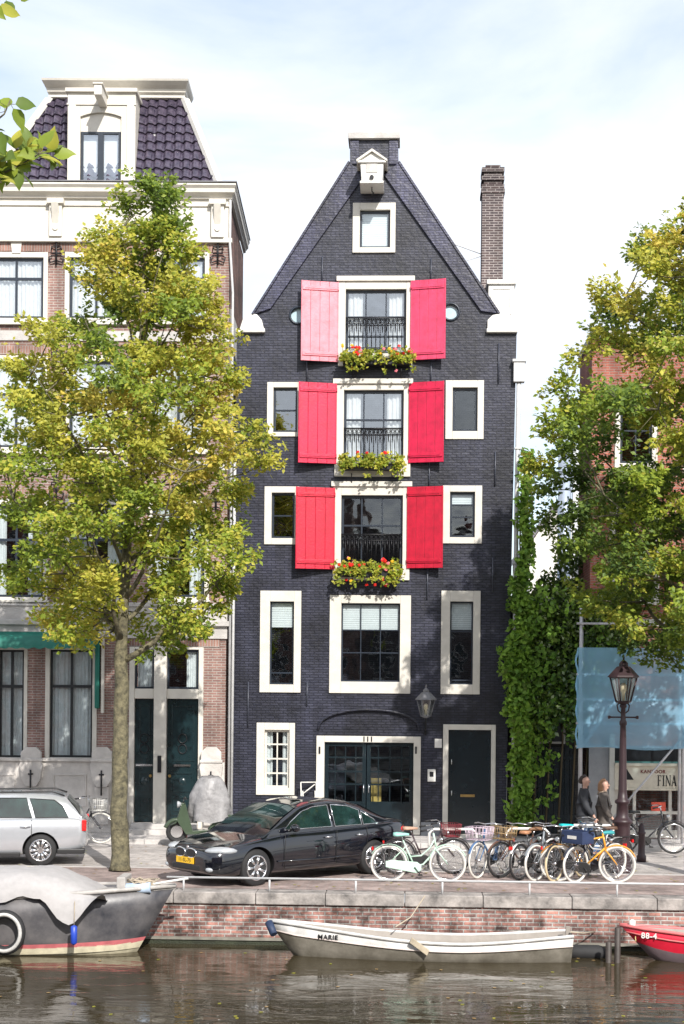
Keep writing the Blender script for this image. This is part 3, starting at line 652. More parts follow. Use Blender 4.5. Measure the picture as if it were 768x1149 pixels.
# double door surround
r = LF.rect(*TR); l0, l1 = LP(145, 830)[0], LP(228, 830)[0]; cl0, cl1 = LP(173, 830)[0], LP(187, 830)[0]; zt = LP(186, 726)[1]; tr0, tr1 = LP(186, 784)[1], LP(186, 773)[1]
mb = MB(); mb.box(l0, dr[0]+.06, -.05, .16, .1, zt); mb.box(dr[1]-.05, l1, -.05, .16, .1, zt); mb.box(cl0, cl1, -.10, .15, .1, zt+.12); mb.box(dr[0]+.06, cl0, -.04, .155, tr0, tr1); mb.box(cl1, dr[1]-.05, -.04, .155, tr0, tr1)
mb.box(dr[0]+.06, cl0, -.04, .155, zt-.06, zt); mb.box(cl1, dr[1]-.05, -.04, .155, zt-.06, zt)
ds = mb.build('door_surround', CREAM, B, bevel=.01)
MB().box(l0-.1, l1+.1, -.55, .3, .08, .22).box(l0+.1, l1-.1, -.35, .3, .22, .34).build('stoop', STONE, ds, bevel=.01)
mb = MB(); a2, c2 = LP(188, 715)[0], 0
mb.box(cl1+.02, -.15, -.02, .02, zt+.01, z0-.01); mb.box(l0, cl0-.02, -.02, .02, zt+.01, z0-.01); mb.build('lintel', SOLD, B)
for a, c, cur in ((dr[0]+.06, cl0, True), (cl1, dr[1]-.05, False)):
    mb = MB(); mb.frame(a+.004, c-.004, tr1+.004, zt-.066, .045, .04, .09); tw = mb.build('transom_window', SASH, ds)
    MB().add([(a+.03,.06,tr1+.03),(c-.03,.06,tr1+.03),(c-.03,.06,zt-.09),(a+.03,.06,zt-.09)], [(0,1,2,3)]).build('pane', GLASS, tw)
    mbc = MB(); nn = 16; x_a, x_b = (a+.06, c-.06) if cur else (c-.3, c-.06)
    vs = []
    for i in range(nn+1): xx = x_a+(x_b-x_a)*i/nn; vs += [(xx, .13+.02*math.sin(i*1.7), tr1+.05), (xx, .13+.02*math.sin(i*1.7), zt-.1)]
    mbc.add(vs, [(2*i,2*i+2,2*i+3,2*i+1) for i in range(nn)], 0, True); mbc.build('curtain', CURT, tw, normals=False)
    mb = MB(); zb = .36; mb.box(a+.006, c-.006, .07, .12, zb, tr0-.006)
    w = c-a; mx = (a+c)/2
    mb.frame(a+.1, c-.1, zb+1.45, tr0-.15, .035, .05, .072); mb.frame(a+.1, c-.1, zb+.15, zb+.62, .05, .045, .072); mb.frame(a+.1, c-.1, zb+.72, zb+1.2, .05, .045, .072)
    mb.lathe([(.10, .02), (.06, .0), (.03, -.01)], (mx, .05, zb+.97), 14, 'Y'); mb.box(a+.16, c-.16, .055, .071, zb+.25, zb+.52)
    d = mb.build('panelled_door', GREEND, ds, bevel=.006)
    for zz in (zb+1.75, zb+2.0): MB().tube([(mx+.10*math.cos(t), .045, zz+.11*math.sin(t)) for t in [2*math.pi*i/12 for i in range(12)]], .012, 5, closed=True).build('grille_ring', IRON, d)
    MB().box(mx-.2, mx+.2, .035, .05, zb+1.33, zb+1.38).build('letter_slot', CHROME, d)
    MB().lathe([(.02,.07),(.04,.03),(.03,.0)], (c-.08 if cur else a+.08, 0, zb+1.1), 10, 'Y').build('door_knob', BRASS, d)
bx = (cl0+cl1)/2; mb = MB(); mb.box(bx-.045, bx+.045, -.13, -.10, 1.55, 1.95); mb.build('bell_plate', IRON, ds)
# awning
AG = mat('green_awning_cloth', (.006,.13,.095), .6, var=.1); AL = mat('awning_light_edge', (.35,.55,.48), .6)
xe = LP(106, 720, -.7)[0]; zt = LP(50, 709)[1]; zb = zt-.26
aw = MB(); nn = 60; vs = []
for i in range(nn+1):
    x = LX0+(xe-LX0)*i/nn; sc = .045*abs(math.sin(i*.75)); vs += [(x, -.08, zt), (x, -.55, zb+.10), (x, -.58, zb-.02-sc), (x, -.60+.02*math.sin(i), zb-.12-sc)]
aw.add(vs, [(4*i+k, 4*i+4+k, 4*i+5+k, 4*i+1+k) for i in range(nn) for k in range(3)], 0, True)
ao = aw.build('awning', AG, B, normals=False)
ax = LP(114, 760)[0]; MB().box(ax-.13, ax-.02, -.20, -.05, LP(114, 795)[1], zt-.02).build('awning_side_roll', AG, ao, bevel=.03)
MB().box(ax+.02, ax+.08, -.16, -.02, LP(114, 800)[1], zt).build('guide_rail', CREAM, ao)
MB().tube([(xe+.02, -.56, zb), (xe+.08, -.1, zt-.02)], .018, 6).build('awning_arm', GREYP, ao)
# downpipe at the corner
mb = MB(); mb.tube([(.16, -.02, .2), (.18, -.02, LP(262, 480)[1])], .035, 8); mb.tube([(.10,-.1,.2),(.10,-.1,LP(255, 330)[1]),(.02,-.1,LP(255, 275)[1]),(.02,-.1,ZT)], .03, 8); mb.build('downpipe', GREYP, B)

# mansard roof
zr0 = ZT+.36; zr1 = LP(125, 110, .9)[1]; ytop = .95
xl_b, xr_b = LP(-14, 200, .1)[0], LP(246, 198, .1)[0]; xl_t, xr_t = LP(57, 110, .9)[0], LP(206, 110, .9)[0]
TILE = mat('glazed_roof_tile', (.035,.030,.060), .2, var=.5, scale=9, spec=.8, col2=(.10,.08,.115))
mb = MB(); nu, rows = 230, 10; hgt = zr1-zr0
def roofp(x, t, lift): 
    xl = xl_b+(xl_t-xl_b)*t; xr = xr_b+(xr_t-xr_b)*t; xc = min(max(x, xl), xr)
    return (xc, .10+(ytop-.10)*t-lift, zr0+hgt*t+lift*.4)
for rw in range(rows):
    t0, t1 = rw/rows, (rw+1)/rows; vs = []; js = random.uniform(-.01, .01)
    for i in range(nu+1):
        x = xl_b+(xr_b-xl_b)*i/nu; ph = (x+js)/.23*2*math.pi; wv = .030*(math.sin(ph)+.35*math.sin(2*ph+.6))
        vs += [roofp(x, t0, .05+wv), roofp(x, t1+.01, .0+wv), roofp(x, t0, -.01)]
    mb.add(vs, [(3*i, 3*i+3, 3*i+4, 3*i+1) for i in range(nu)], 0, True); mb.add(vs, [(3*i+2, 3*i+5, 3*i+3, 3*i) for i in range(nu)])
mr = mb.build('mansard_roof', TILE, B, normals=False)
mb = MB(); yb_ = DEP-.2
mb.add([(xr_b, .12, zr0), (xr_b, yb_, zr0), (xr_t, yb_, zr1), (xr_t, ytop, zr1)], [(0,1,2,3)]); mb.add([(xl_b, .12, zr0), (xl_b, yb_, zr0), (xl_t, yb_, zr1), (xl_t, ytop, zr1)], [(0,1,2,3)])
mb.add([(xr_b, yb_, zr0), (xl_b, yb_, zr0), (xl_t, yb_, zr1), (xr_t, yb_, zr1)], [(0,1,2,3)]); mb.build('roof_side', TILE, mr)
for sgn, (p, q2) in ((1, ((xr_b, .10, zr0), (xr_t, ytop, zr1))), (-1, ((xl_b, .10, zr0), (xl_t, ytop, zr1)))):
    p, q2 = Vector(p), Vector(q2); d = (q2-p); c = (p+q2)/2; ax = d/2; n1 = Vector((sgn, -1, 0)).normalized(); n2 = d.normalized().cross(n1)
    MB().obox(c+n1*.05, ax, n1*.07, n2*.10).build('hip_board', WHITE, mr, bevel=.01)
zc1 = LP(135, 87, .5)[1]; mb = MB(); hc_ = zc1-zr1; prof = [(0, zr1-.02), (-.10, zr1), (-.10, zr1+.22*hc_), (-.17, zr1+.30*hc_), (-.19, zr1+.52*hc_), (-.30, zr1+.66*hc_), (-.40, zr1+.86*hc_), (-.42, zc1), (0, zc1+.03)]
n = len(prof); ce = .0
vs = []
for (cx, cy, sx, sy) in ((xl_t, ytop, -1, 1), (xr_t, ytop, 1, 1), (xr_t, ytop+.8, 1, 0), (xl_t, ytop+.8, -1, 0)):
    vs += [(cx-sx*y*.38, cy+y*sy, z) for y, z in prof]
mb.add(vs, [(k*n+i, k*n+(i+1)%n, ((k+1)%4)*n+(i+1)%n, ((k+1)%4)*n+i) for k in range(4) for i in range(n)])
mb.add([vs[n-1], vs[2*n-1], vs[3*n-1], vs[4*n-1]], [(0,1,2,3)]); mb.build('roof_cornice', CREAM, mr)
# dormer
yd = .05
a = LF.rect(76, 104, 152, 202, yd); g = LF.rect(90, 148, 136, 200, yd); zarch = LP(113, 126, yd)[1]
zd0 = zr0; zwin = LP(113, 147, yd)[1]
mb = MB(); mb.box(a[0], g[0], yd, yd+.12, zd0, a[3]); mb.box(g[1], a[1], yd, yd+.12, zd0, a[3])
xs = [g[0]+(g[1]-g[0])*k/10 for k in range(11)]; arcz = [zarch-.10+.10*(1-((k-5)/5)**2) for k in range(11)]
mb.prism([(xs[k], arcz[k]) for k in range(11)]+[(g[1], a[3]-.002), (g[0], a[3]-.002)], yd+.001, yd+.119)
mb.prism([(xs[k], arcz[k]-.002) for k in range(11)]+[(g[1], zwin), (g[0], zwin)], yd+.07, yd+.10)
mb.box(a[1]-.12, a[1]-.001, yd+.12, 1.2, zd0, a[3]); mb.box(a[0]+.001, a[0]+.12, yd+.12, 1.2, zd0, a[3])
mb.box(a[0]-.05, a[1]+.05, yd-.08, 1.0, a[3], a[3]+.09); mb.box(a[0]-.02, a[1]+.02, yd-.03, yd+.0, a[3]-.3, a[3]-.26)
for sx in (a[0]+.03, a[1]-.20): mb.box(sx, sx+.17, yd-.03, yd-.001, zd0, a[3]-.3)
dm = mb.build('dormer', CREAM, B, bevel=.008)
mb = MB(); mb.frame(g[0]+.02, g[1]-.02, zd0+.03, zwin-.003, .05, yd+.04, yd+.10); mx = (g[0]+g[1])/2; mb.box(mx-.07, mx+.07, yd+.03, yd+.1, zd0+.08, zwin-.05); dw = mb.build('dormer_window', SASH, dm)
MB().add([(g[0]+.03,yd+.08,zd0+.05),(g[1]-.03,yd+.08,zd0+.05),(g[1]-.03,yd+.08,zwin-.03),(g[0]+.03,yd+.08,zwin-.03)],[(0,1,2,3)]).build('pane', GLASSR, dw)
MB().box(g[0]+.04, g[1]-.04, yd+.2, yd+.22, zd0, zwin).build('blind', BLIND, dw)
hx, hz = LP(112, 104, -.5)
mb = MB(); mb.box(hx-.09, hx+.09, -.75, .9, hz-.14, hz+.10); mb.box(hx-.12, hx+.12, -.78, .9, hz+.10, hz+.14); hb = mb.build('hoist_beam', CREAM, dm, bevel=.01)
hb.rotation_euler = (0,0,0)
mb = MB(); sx = a[1]+.05; mb.tube([(sx+.15, .12, zr0+.12), (sx+.34, .85, zr0+1.6)], .05, 6); mb.build('roof_flashing', WHITE, dm)
MB().box(sx+.24, sx+.46, .62, .82, zr0+1.3, zr0+1.48).build('rain_hopper', GREYP, dm)

# ------------------------------------------------------------------ between: distant gabled house and flue
dY = 14.0
D2 = Frame((at(615, 640, dY).x, dY, 0)); d = thing('distant_white_house', 'far white rendered gable end with a grey sloping roof between the houses', 'house', (at(615, 640, dY).x, dY, 0))
p1, p2, p3, p4 = D2.pt(594, 612), D2.pt(622, 572), D2.pt(652, 572), D2.pt(680, 612)
mb = MB(); mb.prism([(p1[0], 0), (p4[0], 0), p4, p3, p2, p1], 0, 8); mb.build('wall', WHITE, d)
e = .12; RT_ = mat('grey_slate', (.16,.15,.17), .6, var=.2)
mb = MB(); mb.prism([(p1[0]-.25, p1[1]-.3), (p2[0], p2[1]+.03), (p3[0], p3[1]+.03), (p4[0]+.25, p4[1]-.3), (p4[0]+.25, p4[1]-.1), (p3[0], p3[1]+.2), (p2[0], p2[1]+.2), (p1[0]-.25, p1[1]-.1)], -.2, 8.1); mb.build('roof', RT_, d)
f_ = at(633, 640, 9.0); t = thing('metal_flue', 'tall pale blue grey flue with a dark cap rising behind the ivy wall', 'flue', (f_.x, 9.0, 0))
z = at(633, 470, 9).z; MB().lathe([(.20, 0), (.20, z)], n=20).build('pipe', mat('blue_grey_metal', (.40,.46,.55), .35, metal=.4), t)
MB().lathe([(.26, z), (.28, z+.06), (.1, z+.14)], n=20).build('cap', IRON, t)
MB().box(.24, .5, -.1, .2, 0, z-.8).build('insulated_duct', mat('duct', (.62,.65,.68), .5), t)

# ------------------------------------------------------------------ garden wall with gate
gx = at(612, 930, .25).x; GF = Frame((gx, .25, 0)); t = thing('garden_wall', 'dark garden wall under thick ivy with a black gate', 'wall', (gx, .25, 0))
a = GF.rect(568, 674, 656, 941); DKW = brick('dark_wall_brick', (.05,.045,.045), (.035,.03,.03), (.06,.055,.05))
MB().box(a[0]+.06, a[1]-.02, 0, .35, 0, a[3]).build('wall', DKW, t)
MB().box(a[0]+.06, a[1]-.02, -.06, .4, a[3], a[3]+.07).build('coping', mat('lead', (.16,.16,.17), .5), t)
g = GF.rect(597, 838, 645, 941); mb = MB()
for i in range(8): w = (g[1]-g[0])/8; mb.box(g[0]+w*i+.006, g[0]+w*(i+1)-.006, -.06, -.01, .12, g[3])
mb.box(g[0], g[1], -.08, -.06, .5, .62); mb.box(g[0], g[1], -.08, -.06, g[3]-.3, g[3]-.2); mb.build('gate', BLACKD, t)
wv = GF.rect(606, 796, 632, 832); w = MB().ring((wv[0]-.05, wv[1]+.05, wv[2]-.05, wv[3]+.05), wv, -.07, -.001).build('window', STONE, t)
MB().box(wv[0], wv[1], -.02, -.003, wv[2], wv[3]).build('pane', mat('dim_glass', (.07,.08,.09), .15), w)

# ------------------------------------------------------------------ right red brick house with shop
rx = at(660, 930, 0).x; RF = Frame((rx, 0, 0)); RP = RF.pt
K = thing('red_brick_house', 'red brick house behind the right tree with a cream shop front at street level', 'house', (rx, 0, 0))
xw = RP(860, 600)[0]; zt = RP(700, 380)[1]; z1s = RP(700, 700)[1]
RW = [((684,572,740,676),(690,578,734,668)), ((768,572,824,676),(774,578,818,668)), ((690,440,738,528),(696,446,732,520)), ((768,440,824,528),(774,446,818,520))]
SH = RF.rect(664, 838, 860, 941)
shop_o = [(.05, .14), (xw-.1, .14), (xw-.1, SH[3]), (.05, SH[3])]
MB().wall([(0, 0), (xw, 0), (xw, zt), (0, zt)], [hole(RF, *w) for w in RW]+[shop_o], 0, .22, back=2.6).build('wall', REDBRICK, K)
MB().box(-.04, xw+.05, -.08, 2.65, zt, zt+.18).build('parapet', STONE, K, bevel=.01)
for w in RW: window(K, RF, *w, bars=(2,2), casing=CREAM, sash=SASH, sill=1, head=1, sw=.06)
MB().box(-.0, xw, -.07, .01, z1s-.05, z1s+.12).build('string_course', CREAM, K)
# shop front
s0 = RP(689, 880)[0]; PILG = mat('grey_render', (.30,.30,.31), .7)
MB().box(.0, s0-.12, -.05, .3, .1, SH[3]+.02).build('grey_pilaster', PILG, K)
MB().box(s0-.12, s0, -.12, .3, .1, SH[3]+.3).build('cream_pilaster', CREAM, K)
a = RF.rect(690, 860, 860, 885, -.14)
fa = MB().box(s0, xw, -.14, .1, a[2], a[3]).box(s0, xw, -.20, .1, a[3], a[3]+.06).box(s0, xw, -.17, .1, a[2]-.05, a[2]).build('fascia', mat('fascia_cream', (.62,.56,.45), .5), K, bevel=.005)
xx, zz = RP(750, 876, -.15); mb = MB(); lh = .25; lw_ = .115; x0_ = RP(738, 876, -.15)[0]; z0_ = zz-lh/2; y0_, y1_ = -.148, -.139
def bar(a, b_, c, d): mb.box(x0_+a, x0_+b_, y0_, y1_, z0_+c, z0_+d)
bar(.01,.035,0,lh); bar(-.003,.048,0,.012); bar(-.003,.01,lh-.012,lh); bar(.035,.09,lh-.014,lh); bar(.078,.09,lh-.05,lh-.014); bar(.035,.07,lh*.5,lh*.5+.012); bar(.062,.07,lh*.42,lh*.58)
bar(.128,.155,0,lh); bar(.113,.17,0,.012); bar(.113,.17,lh-.012,lh)
bar(.20,.212,0,lh); bar(.187,.225,0,.012); bar(.293,.305,0,lh); bar(.28,.318,lh-.012,lh); mb.prism([(x0_+.19, z0_+lh), (x0_+.222, z0_+lh), (x0_+.305, z0_), (x0_+.285, z0_)], y0_+.001, y1_)
mb.prism([(x0_+.335, z0_), (x0_+.347, z0_), (x0_+.395, z0_+lh), (x0_+.380, z0_+lh)], y0_+.001, y1_); mb.prism([(x0_+.41, z0_), (x0_+.445, z0_), (x0_+.402, z0_+lh), (x0_+.372, z0_+lh)], y0_+.002, y1_); bar(.355,.42,lh*.3,lh*.3+.014); bar(.325,.36,0,.012); bar(.40,.458,0,.012)
mb.build('shop_lettering', IRON, fa)
xx, zz = RP(733, 866, -.15); text_mesh('shop_lettering', 'KANTOOR', .11, mat('dark_red_letter', (.15,.02,.02), .5), fa, (xx, -.143, zz), (R(90), 0, 0), bold=.003)
mb = MB(); p = RP(701, 866, -.15); q2 = RP(709, 875, -.15); mb.prism([(p[0], q2[1]), (q2[0]+.05, q2[1]), (p[0]+.02, p[1]+.12)], -.146, -.139); mb.build('shop_emblem', IRON, fa)
MB().box(s0, xw, .05, .12, SH[3]-.35, SH[3]).build('upper_transom', IRON, K)
tw = RF.rect(690, 842, 860, 858)
MB().box(s0, xw, .06, .1, a[3]+.06, SH[3]-.35).build('green_transom_glass', mat('green_glass', (.12,.26,.24), .15), K)
# shop window grid
zb, zt2 = .75, a[2]-.05
mb = MB(); mb.box(s0, xw-.1, -.04, .1, .12, .30); mb.box(s0, xw-.1, -.02, .1, zb-.07, zb); mb.box(s0+.0, s0+.16, -.04, .1, .3, zt2)
for px in (712, 752): xx = RP(px, 900)[0]; mb.box(xx-.035, xx+.035, -.03, .1, .3, zt2)
sw_ = mb.build('shop_window', CREAM, K)
MB().add([(s0+.1,.05,.3),(xw-.1,.05,.3),(xw-.1,.05,zt2),(s0+.1,.05,zt2)],[(0,1,2,3)]).build('pane', GLASS, sw_)
c = RF.rect(731, 900, 747, 911, .02); sg = MB().box(c[0], c[1], .0, .03, c[2], c[3]).build('red_notice', mat('red_notice', (.72,.10,.06), .5), sw_)
c = RF.rect(765, 904, 776, 914, .02); MB().box(c[0], c[1], .0, .03, c[2], c[3]).build('red_notice', MATS['red_notice'], sw_)

# ------------------------------------------------------------------ scaffold with blue netting
sy = -1.25
s0x = at(650, 940, sy).x; SF = Frame((s0x, sy, .1)); S = thing('scaffold', 'tubular scaffold wrapped in translucent blue sheeting in front of the shop', 'scaffold', (s0x, sy, .10))
STEEL = mat('scaffold_steel', (.50,.49,.50), .4, metal=.3)
zt = SF.pt(652, 680)[1]; xB = SF.pt(766, 900)[0]; zn1, zn0 = SF.pt(700, 727)[1], SF.pt(700, 838)[1]
for (x, y, z) in ((0, 0, zt), (.14, 1.0, zt-.2), (xB, 0, zn1+.5), (xB+.1, 1.0, zn1+.5)):
    MB().tube([(x, y, 0), (x, y, z)], .035, 8).lathe([(.08, 0), (.08, .01)], (x, y, 0), 8).build('standard', STEEL, S)
for py in (700, 757, 785, 812, 838):
    z = SF.pt(700, py)[1]; MB().tube([(-.1, -.03, z), (xB+.6, -.03, z)], .026, 8).build('ledger', STEEL, S)
for z in (zn0, zn1): MB().tube([(0, 0, z), (.14, 1.0, z)], .026, 8).build('transom', STEEL, S)
for a, c in (((655,836),(714,752)), ((676,932),(770,822))):
    p, q2 = SF.pt(*a), SF.pt(*c); MB().tube([(p[0], -.05, p[1]), (q2[0], -.05, q2[1])], .026, 8).build('brace', STEEL, S)
nm = bpy.data.materials.new('blue_sheeting'); nm.use_nodes = True; nt = nm.node_tree; N = nt.nodes.new; L = nt.links.new; b = nt.nodes['Principled BSDF']
pset(b, Base_Color=(.36,.72,.98), Roughness=.45); t_ = N('ShaderNodeBsdfTransparent'); t_.inputs[0].default_value = (.70,.90,1,1)
tl = N('ShaderNodeBsdfTranslucent'); tl.inputs[0].default_value = (.50,.78,.98,1); m1 = N('ShaderNodeMixShader'); m1.inputs[0].default_value = .5; L(b.outputs[0], m1.inputs[1]); L(tl.outputs[0], m1.inputs[2])
m2 = N('ShaderNodeMixShader'); tc = N('ShaderNodeTexCoord'); nz = N('ShaderNodeTexNoise'); nz.inputs['Scale'].default_value = 1.2; nz.inputs['Detail'].default_value = 5; L(tc.outputs['Object'], nz.inputs['Vector'])
mr_ = N('ShaderNodeMapRange'); mr_.inputs['From Min'].default_value = .3; mr_.inputs['From Max'].default_value = .7; mr_.inputs['To Min'].default_value = .24; mr_.inputs['To Max'].default_value = .44; L(nz.outputs['Fac'], mr_.inputs[0]); L(mr_.outputs[0], m2.inputs[0])
L(m1.outputs[0], m2.inputs[1]); L(t_.outputs[0], m2.inputs[2]); L(m2.outputs[0], nt.nodes['Material Output'].inputs['Surface'])
def cloth(x0, x1, z0, z1, y, name, side=False):
    nx, nz_ = 50, 24; vs = []
    for j in range(nz_+1):
        for i in range(nx+1):
            u, v = i/nx, j/nz_; dd = .05*noise.noise(Vector((u*5+(3 if side else 0), v*3, 1)))+.02*noise.noise(Vector((u*19, v*6, 5)))-.05*math.sin(v*math.pi*4)**2
            zz = z0+(z1-z0)*v+.03*math.sin(u*9)*(1-v)
            vs.append((x0+(x1-x0)*u+.02*math.sin(v*9), y+dd, zz) if not side else (x0+.05-abs(dd)+.12*u, y+u*1.0, zz))
    MB().add(vs, [(j*(nx+1)+i, j*(nx+1)+i+1, (j+1)*(nx+1)+i+1, (j+1)*(nx+1)+i) for j in range(nz_) for i in range(nx)], 0, True).build(name, nm, S, normals=False)
cloth(-.08, xB+.7, zn0-.04, zn1, -.10, 'sheeting'); cloth(-.1, 0, zn0-.04, zn1, 0, 'side_sheeting', True)

# ------------------------------------------------------------------ vegetation
def rleaf(mb, p, rng, L, mi, up=.5, face=-.5):
    n = (rv(rng)*1.0+Vector((0.15, face, up))).normalized(); u = n.orthogonal().normalized(); u = Matrix.Rotation(rng.uniform(0, 6.28), 3, n) @ u
    u = (u+Vector((0,0,-.35))).normalized(); n = (n-u*n.dot(u)).normalized()
    l = L*rng.uniform(.7, 1.25); mb.leaf(p-u*l*.3, n, u, l, l*.62, mi, .15)
def tree(name, label, base, H_, radl, radr, seed, n_pads, per, L, tone, trunk_r=.175, first=3.9, lean=(0,0), mind=.53):
    """radl / radr: crown radius at height z towards -x / +x; pads of foliage are carried by the limbs"""
    rng = random.Random(seed); t = thing(name, label, 'tree', base)
    BARK = mat('bark', (.070,.065,.045), .9, var=.5, scale=9, bump=1, bscale=26, col2=(.22,.195,.115))
    def rad(z, az):
        k_ = (1+math.cos(az))/2; return radl(z)*(1-k_)+radr(z)*k_
    mb = MB(); k = 12
    tp = [Vector((lean[0]*i/k+.10*math.sin(i/k*5+seed), lean[1]*i/k+.10*math.sin(i/k*4+1), H_*.93*i/k)) for i in range(k+1)]
    def tr(z): return trunk_r*(1-.25*min(1, z/first)) if z < first else trunk_r*.62*max(.05, 1-(z-first)/(H_-first))**.9
    def tpos(z):
        f = min(max(z/(H_*.93), 0), .999)*k; i = int(f); return tp[i].lerp(tp[i+1], f-i)
    zs_ = [0, .12, .35, .8]+[1.2+j*.3 for j in range(int((H_*.93-1.2)/.3))]; pts = [tpos(z)+Vector((noise.noise(Vector((z*1.3, seed, 0))), noise.noise(Vector((z*1.3, seed, 5))), 0))*.06 for z in zs_]
    mb.tube(pts, [trunk_r*1.28, trunk_r*1.08, trunk_r]+[tr(p.z)*(1+.10*noise.noise(Vector((p.z*2.2, 3, seed)))) for p in pts[3:]], 14)
    limbs = []; nl = 26
    for i in range(nl):
        z0 = first-.2+(H_*.84-first)*(i/nl)**1.1+rng.uniform(-.1, .1); az = i*2.399+rng.uniform(-.4, .4)
        p0 = tpos(z0); zt_ = min(z0+rng.uniform(.9, 1.5)+.35*rad(z0+1, az), H_*.96); r1 = rad(zt_, az)*rng.uniform(.75, .92)
        end = tpos(zt_)+Vector((math.cos(az)*r1, math.sin(az)*r1, 0)); end.z = zt_; pp = []
        for j in range(8):
            s_ = j/7; q_ = p0.lerp(end, s_); q_.z = p0.z+(end.z-p0.z)*(s_**1.2); q_ += Vector((noise.noise(Vector((s_*3, i, 0))), noise.noise(Vector((s_*3, i, 7))), .5*noise.noise(Vector((s_*4, i, 3)))))*.30*min(1, s_*2); pp.append(q_)
        r0 = max(.03, tr(z0)*.52); mb.tube(pp, [max(.010, r0*(1-.86*j/7)) for j in range(8)], 7); limbs.append(pp)
    lv = MB(); allp = [p for pp in limbs for p in pp[2:]]+[tpos(z) for z in [H_*.55+.3*q_ for q_ in range(int(H_*.38/.3))]]
    pads = []; tries = 0
    while len(pads) < n_pads and tries < n_pads*40:
        tries += 1
        z = first+.1+(H_-first-.1)*rng.random(); az = rng.uniform(0, 6.283); R0 = rad(z, az)
        if R0 < .08: continue
        rr = R0*rng.random()**.45; c = tpos(z)+Vector((math.cos(az)*rr, math.sin(az)*rr, 0)); c.z = z
        if any((c-q_[0]).length < mind*(.75 if z > H_-2.5 else 1) for q_ in pads): continue
        pads.append((c, az, rr/R0))
    for c, az, fr in pads:
        near = min(allp, key=lambda a: (a-c).length_squared+(1.5 if a.z > c.z+.1 else 0)); out = Vector((math.cos(az), math.sin(az), 0))
        mid = near.lerp(c, .55)+Vector((0, 0, -.06)); mb.tube([near, mid, c+Vector((0,0,-.04))], [.020, .014, .008], 5, cap=False)
        ra = rng.uniform(.34, .50); 
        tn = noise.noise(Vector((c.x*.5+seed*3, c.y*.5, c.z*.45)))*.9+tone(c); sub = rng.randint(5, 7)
        for q_ in range(sub):
            a2 = q_*6.283/sub+rng.uniform(-.4,.4); d = (out*.45+Vector((math.cos(a2), math.sin(a2), 0))*.9); d.z = rng.uniform(-.40, .95 if fr > .5 else .6)+.35*(c.z > H_-2.5); d.normalize()
            ln = ra*rng.uniform(.8, 1.55); st_ = c+Vector((0,0,-.04)); mb.tube([st_, st_+d*ln*.95], [.007, .003], 3, cap=False)
            side = d.cross(Vector((0,0,1))).normalized()
            for w_ in range(int(per/sub)):
                f = rng.uniform(.1, 1.08); spr = .13*(1.1-.6*f); p = st_+d*ln*f+side*rng.gauss(0, spr)+Vector((0, 0, rng.gauss(.02, spr*.85)))
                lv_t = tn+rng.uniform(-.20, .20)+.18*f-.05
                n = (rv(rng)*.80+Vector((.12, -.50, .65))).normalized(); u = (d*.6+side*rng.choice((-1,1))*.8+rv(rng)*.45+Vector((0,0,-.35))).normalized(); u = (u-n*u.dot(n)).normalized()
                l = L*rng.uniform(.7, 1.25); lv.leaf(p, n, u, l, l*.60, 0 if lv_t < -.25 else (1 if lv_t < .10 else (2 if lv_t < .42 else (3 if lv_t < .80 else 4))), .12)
    fill = 0; tries = 0; nf_ = int(n_pads*.75)
    while fill < nf_ and tries < nf_*8:
        tries += 1; z = first+.2+(H_-first-.3)*rng.random(); az = rng.uniform(0, 6.283); R0 = rad(z, az)
        if R0 < .15: continue
        c = tpos(z)+Vector((math.cos(az), math.sin(az), 0))*R0*.97*rng.random()**.5; c.z = z; near = min(allp, key=lambda a: (a-c).length_squared)
        if (near-c).length > 1.3 or noise.noise(Vector((c.x*.8, c.y*.8, c.z*.9+seed))) < .0: continue
        fill += 1; mb.tube([near, c], [.008, .003], 3, cap=False); tn = noise.noise(Vector((c.x*.5+seed*3, c.y*.5, c.z*.45)))*.9+tone(c)
        for _ in range(26):
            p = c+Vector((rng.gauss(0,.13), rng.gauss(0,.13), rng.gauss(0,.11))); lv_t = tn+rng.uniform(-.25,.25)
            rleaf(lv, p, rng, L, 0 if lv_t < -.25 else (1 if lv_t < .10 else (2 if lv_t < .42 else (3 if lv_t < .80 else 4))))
    mb.build('trunk', BARK, t); lv.build('crown', [LG3, LG2, LG1, LG4, LG5], t, normals=False)
    return t
def interp(tab):
    def f(z):
        if z <= tab[0][0] or z >= tab[-1][0]: return 0
        for (a, b_), (c, d) in zip(tab, tab[1:]):
            if a <= z <= c: return b_+(d-b_)*(z-a)/(c-a)
    return f
b1 = gnd(133, 978); Ly = b1.y
def zof(px, py, Y): return at(px, py, Y).z
# crown radius table from silhouette (py, half width px)
sc1 = 1715/(Ly+36.5)
def rtab(tab, s_, Y, px, k_=1.0): return interp([(zof(px, py, Y), w/s_*k_) for py, w in tab])
left_ = [(748,0),(738,20),(715,70),(690,108),(640,138),(600,148),(540,150),(480,158),(430,160),(390,150),(365,138),(350,70),(310,62),(285,56),(265,34),(240,26),(222,18),(208,0)]
right_ = [(748,0),(735,20),(715,70),(690,112),(640,140),(600,150),(540,148),(480,146),(445,130),(420,112),(370,88),(330,80),(295,64),(265,38),(240,28),(222,20),(205,0)]
Htop = zof(155, 203, Ly)
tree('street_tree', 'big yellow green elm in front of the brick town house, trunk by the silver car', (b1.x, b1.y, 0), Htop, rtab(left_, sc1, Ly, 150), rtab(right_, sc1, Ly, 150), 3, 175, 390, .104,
     lambda c: .30+.14*(c.x/2.5)+.06*(c.z-8)/4+(.22 if (c-Vector((1.0,-.8,8.4))).length < 1.6 else 0), lean=(at(158, 250, Ly).x-b1.x, .1), first=zof(140, 728, Ly))  # sunlight put into leaf colour: yellower to the right, top and one patch
bx2 = at(806, 975, -6.9).x
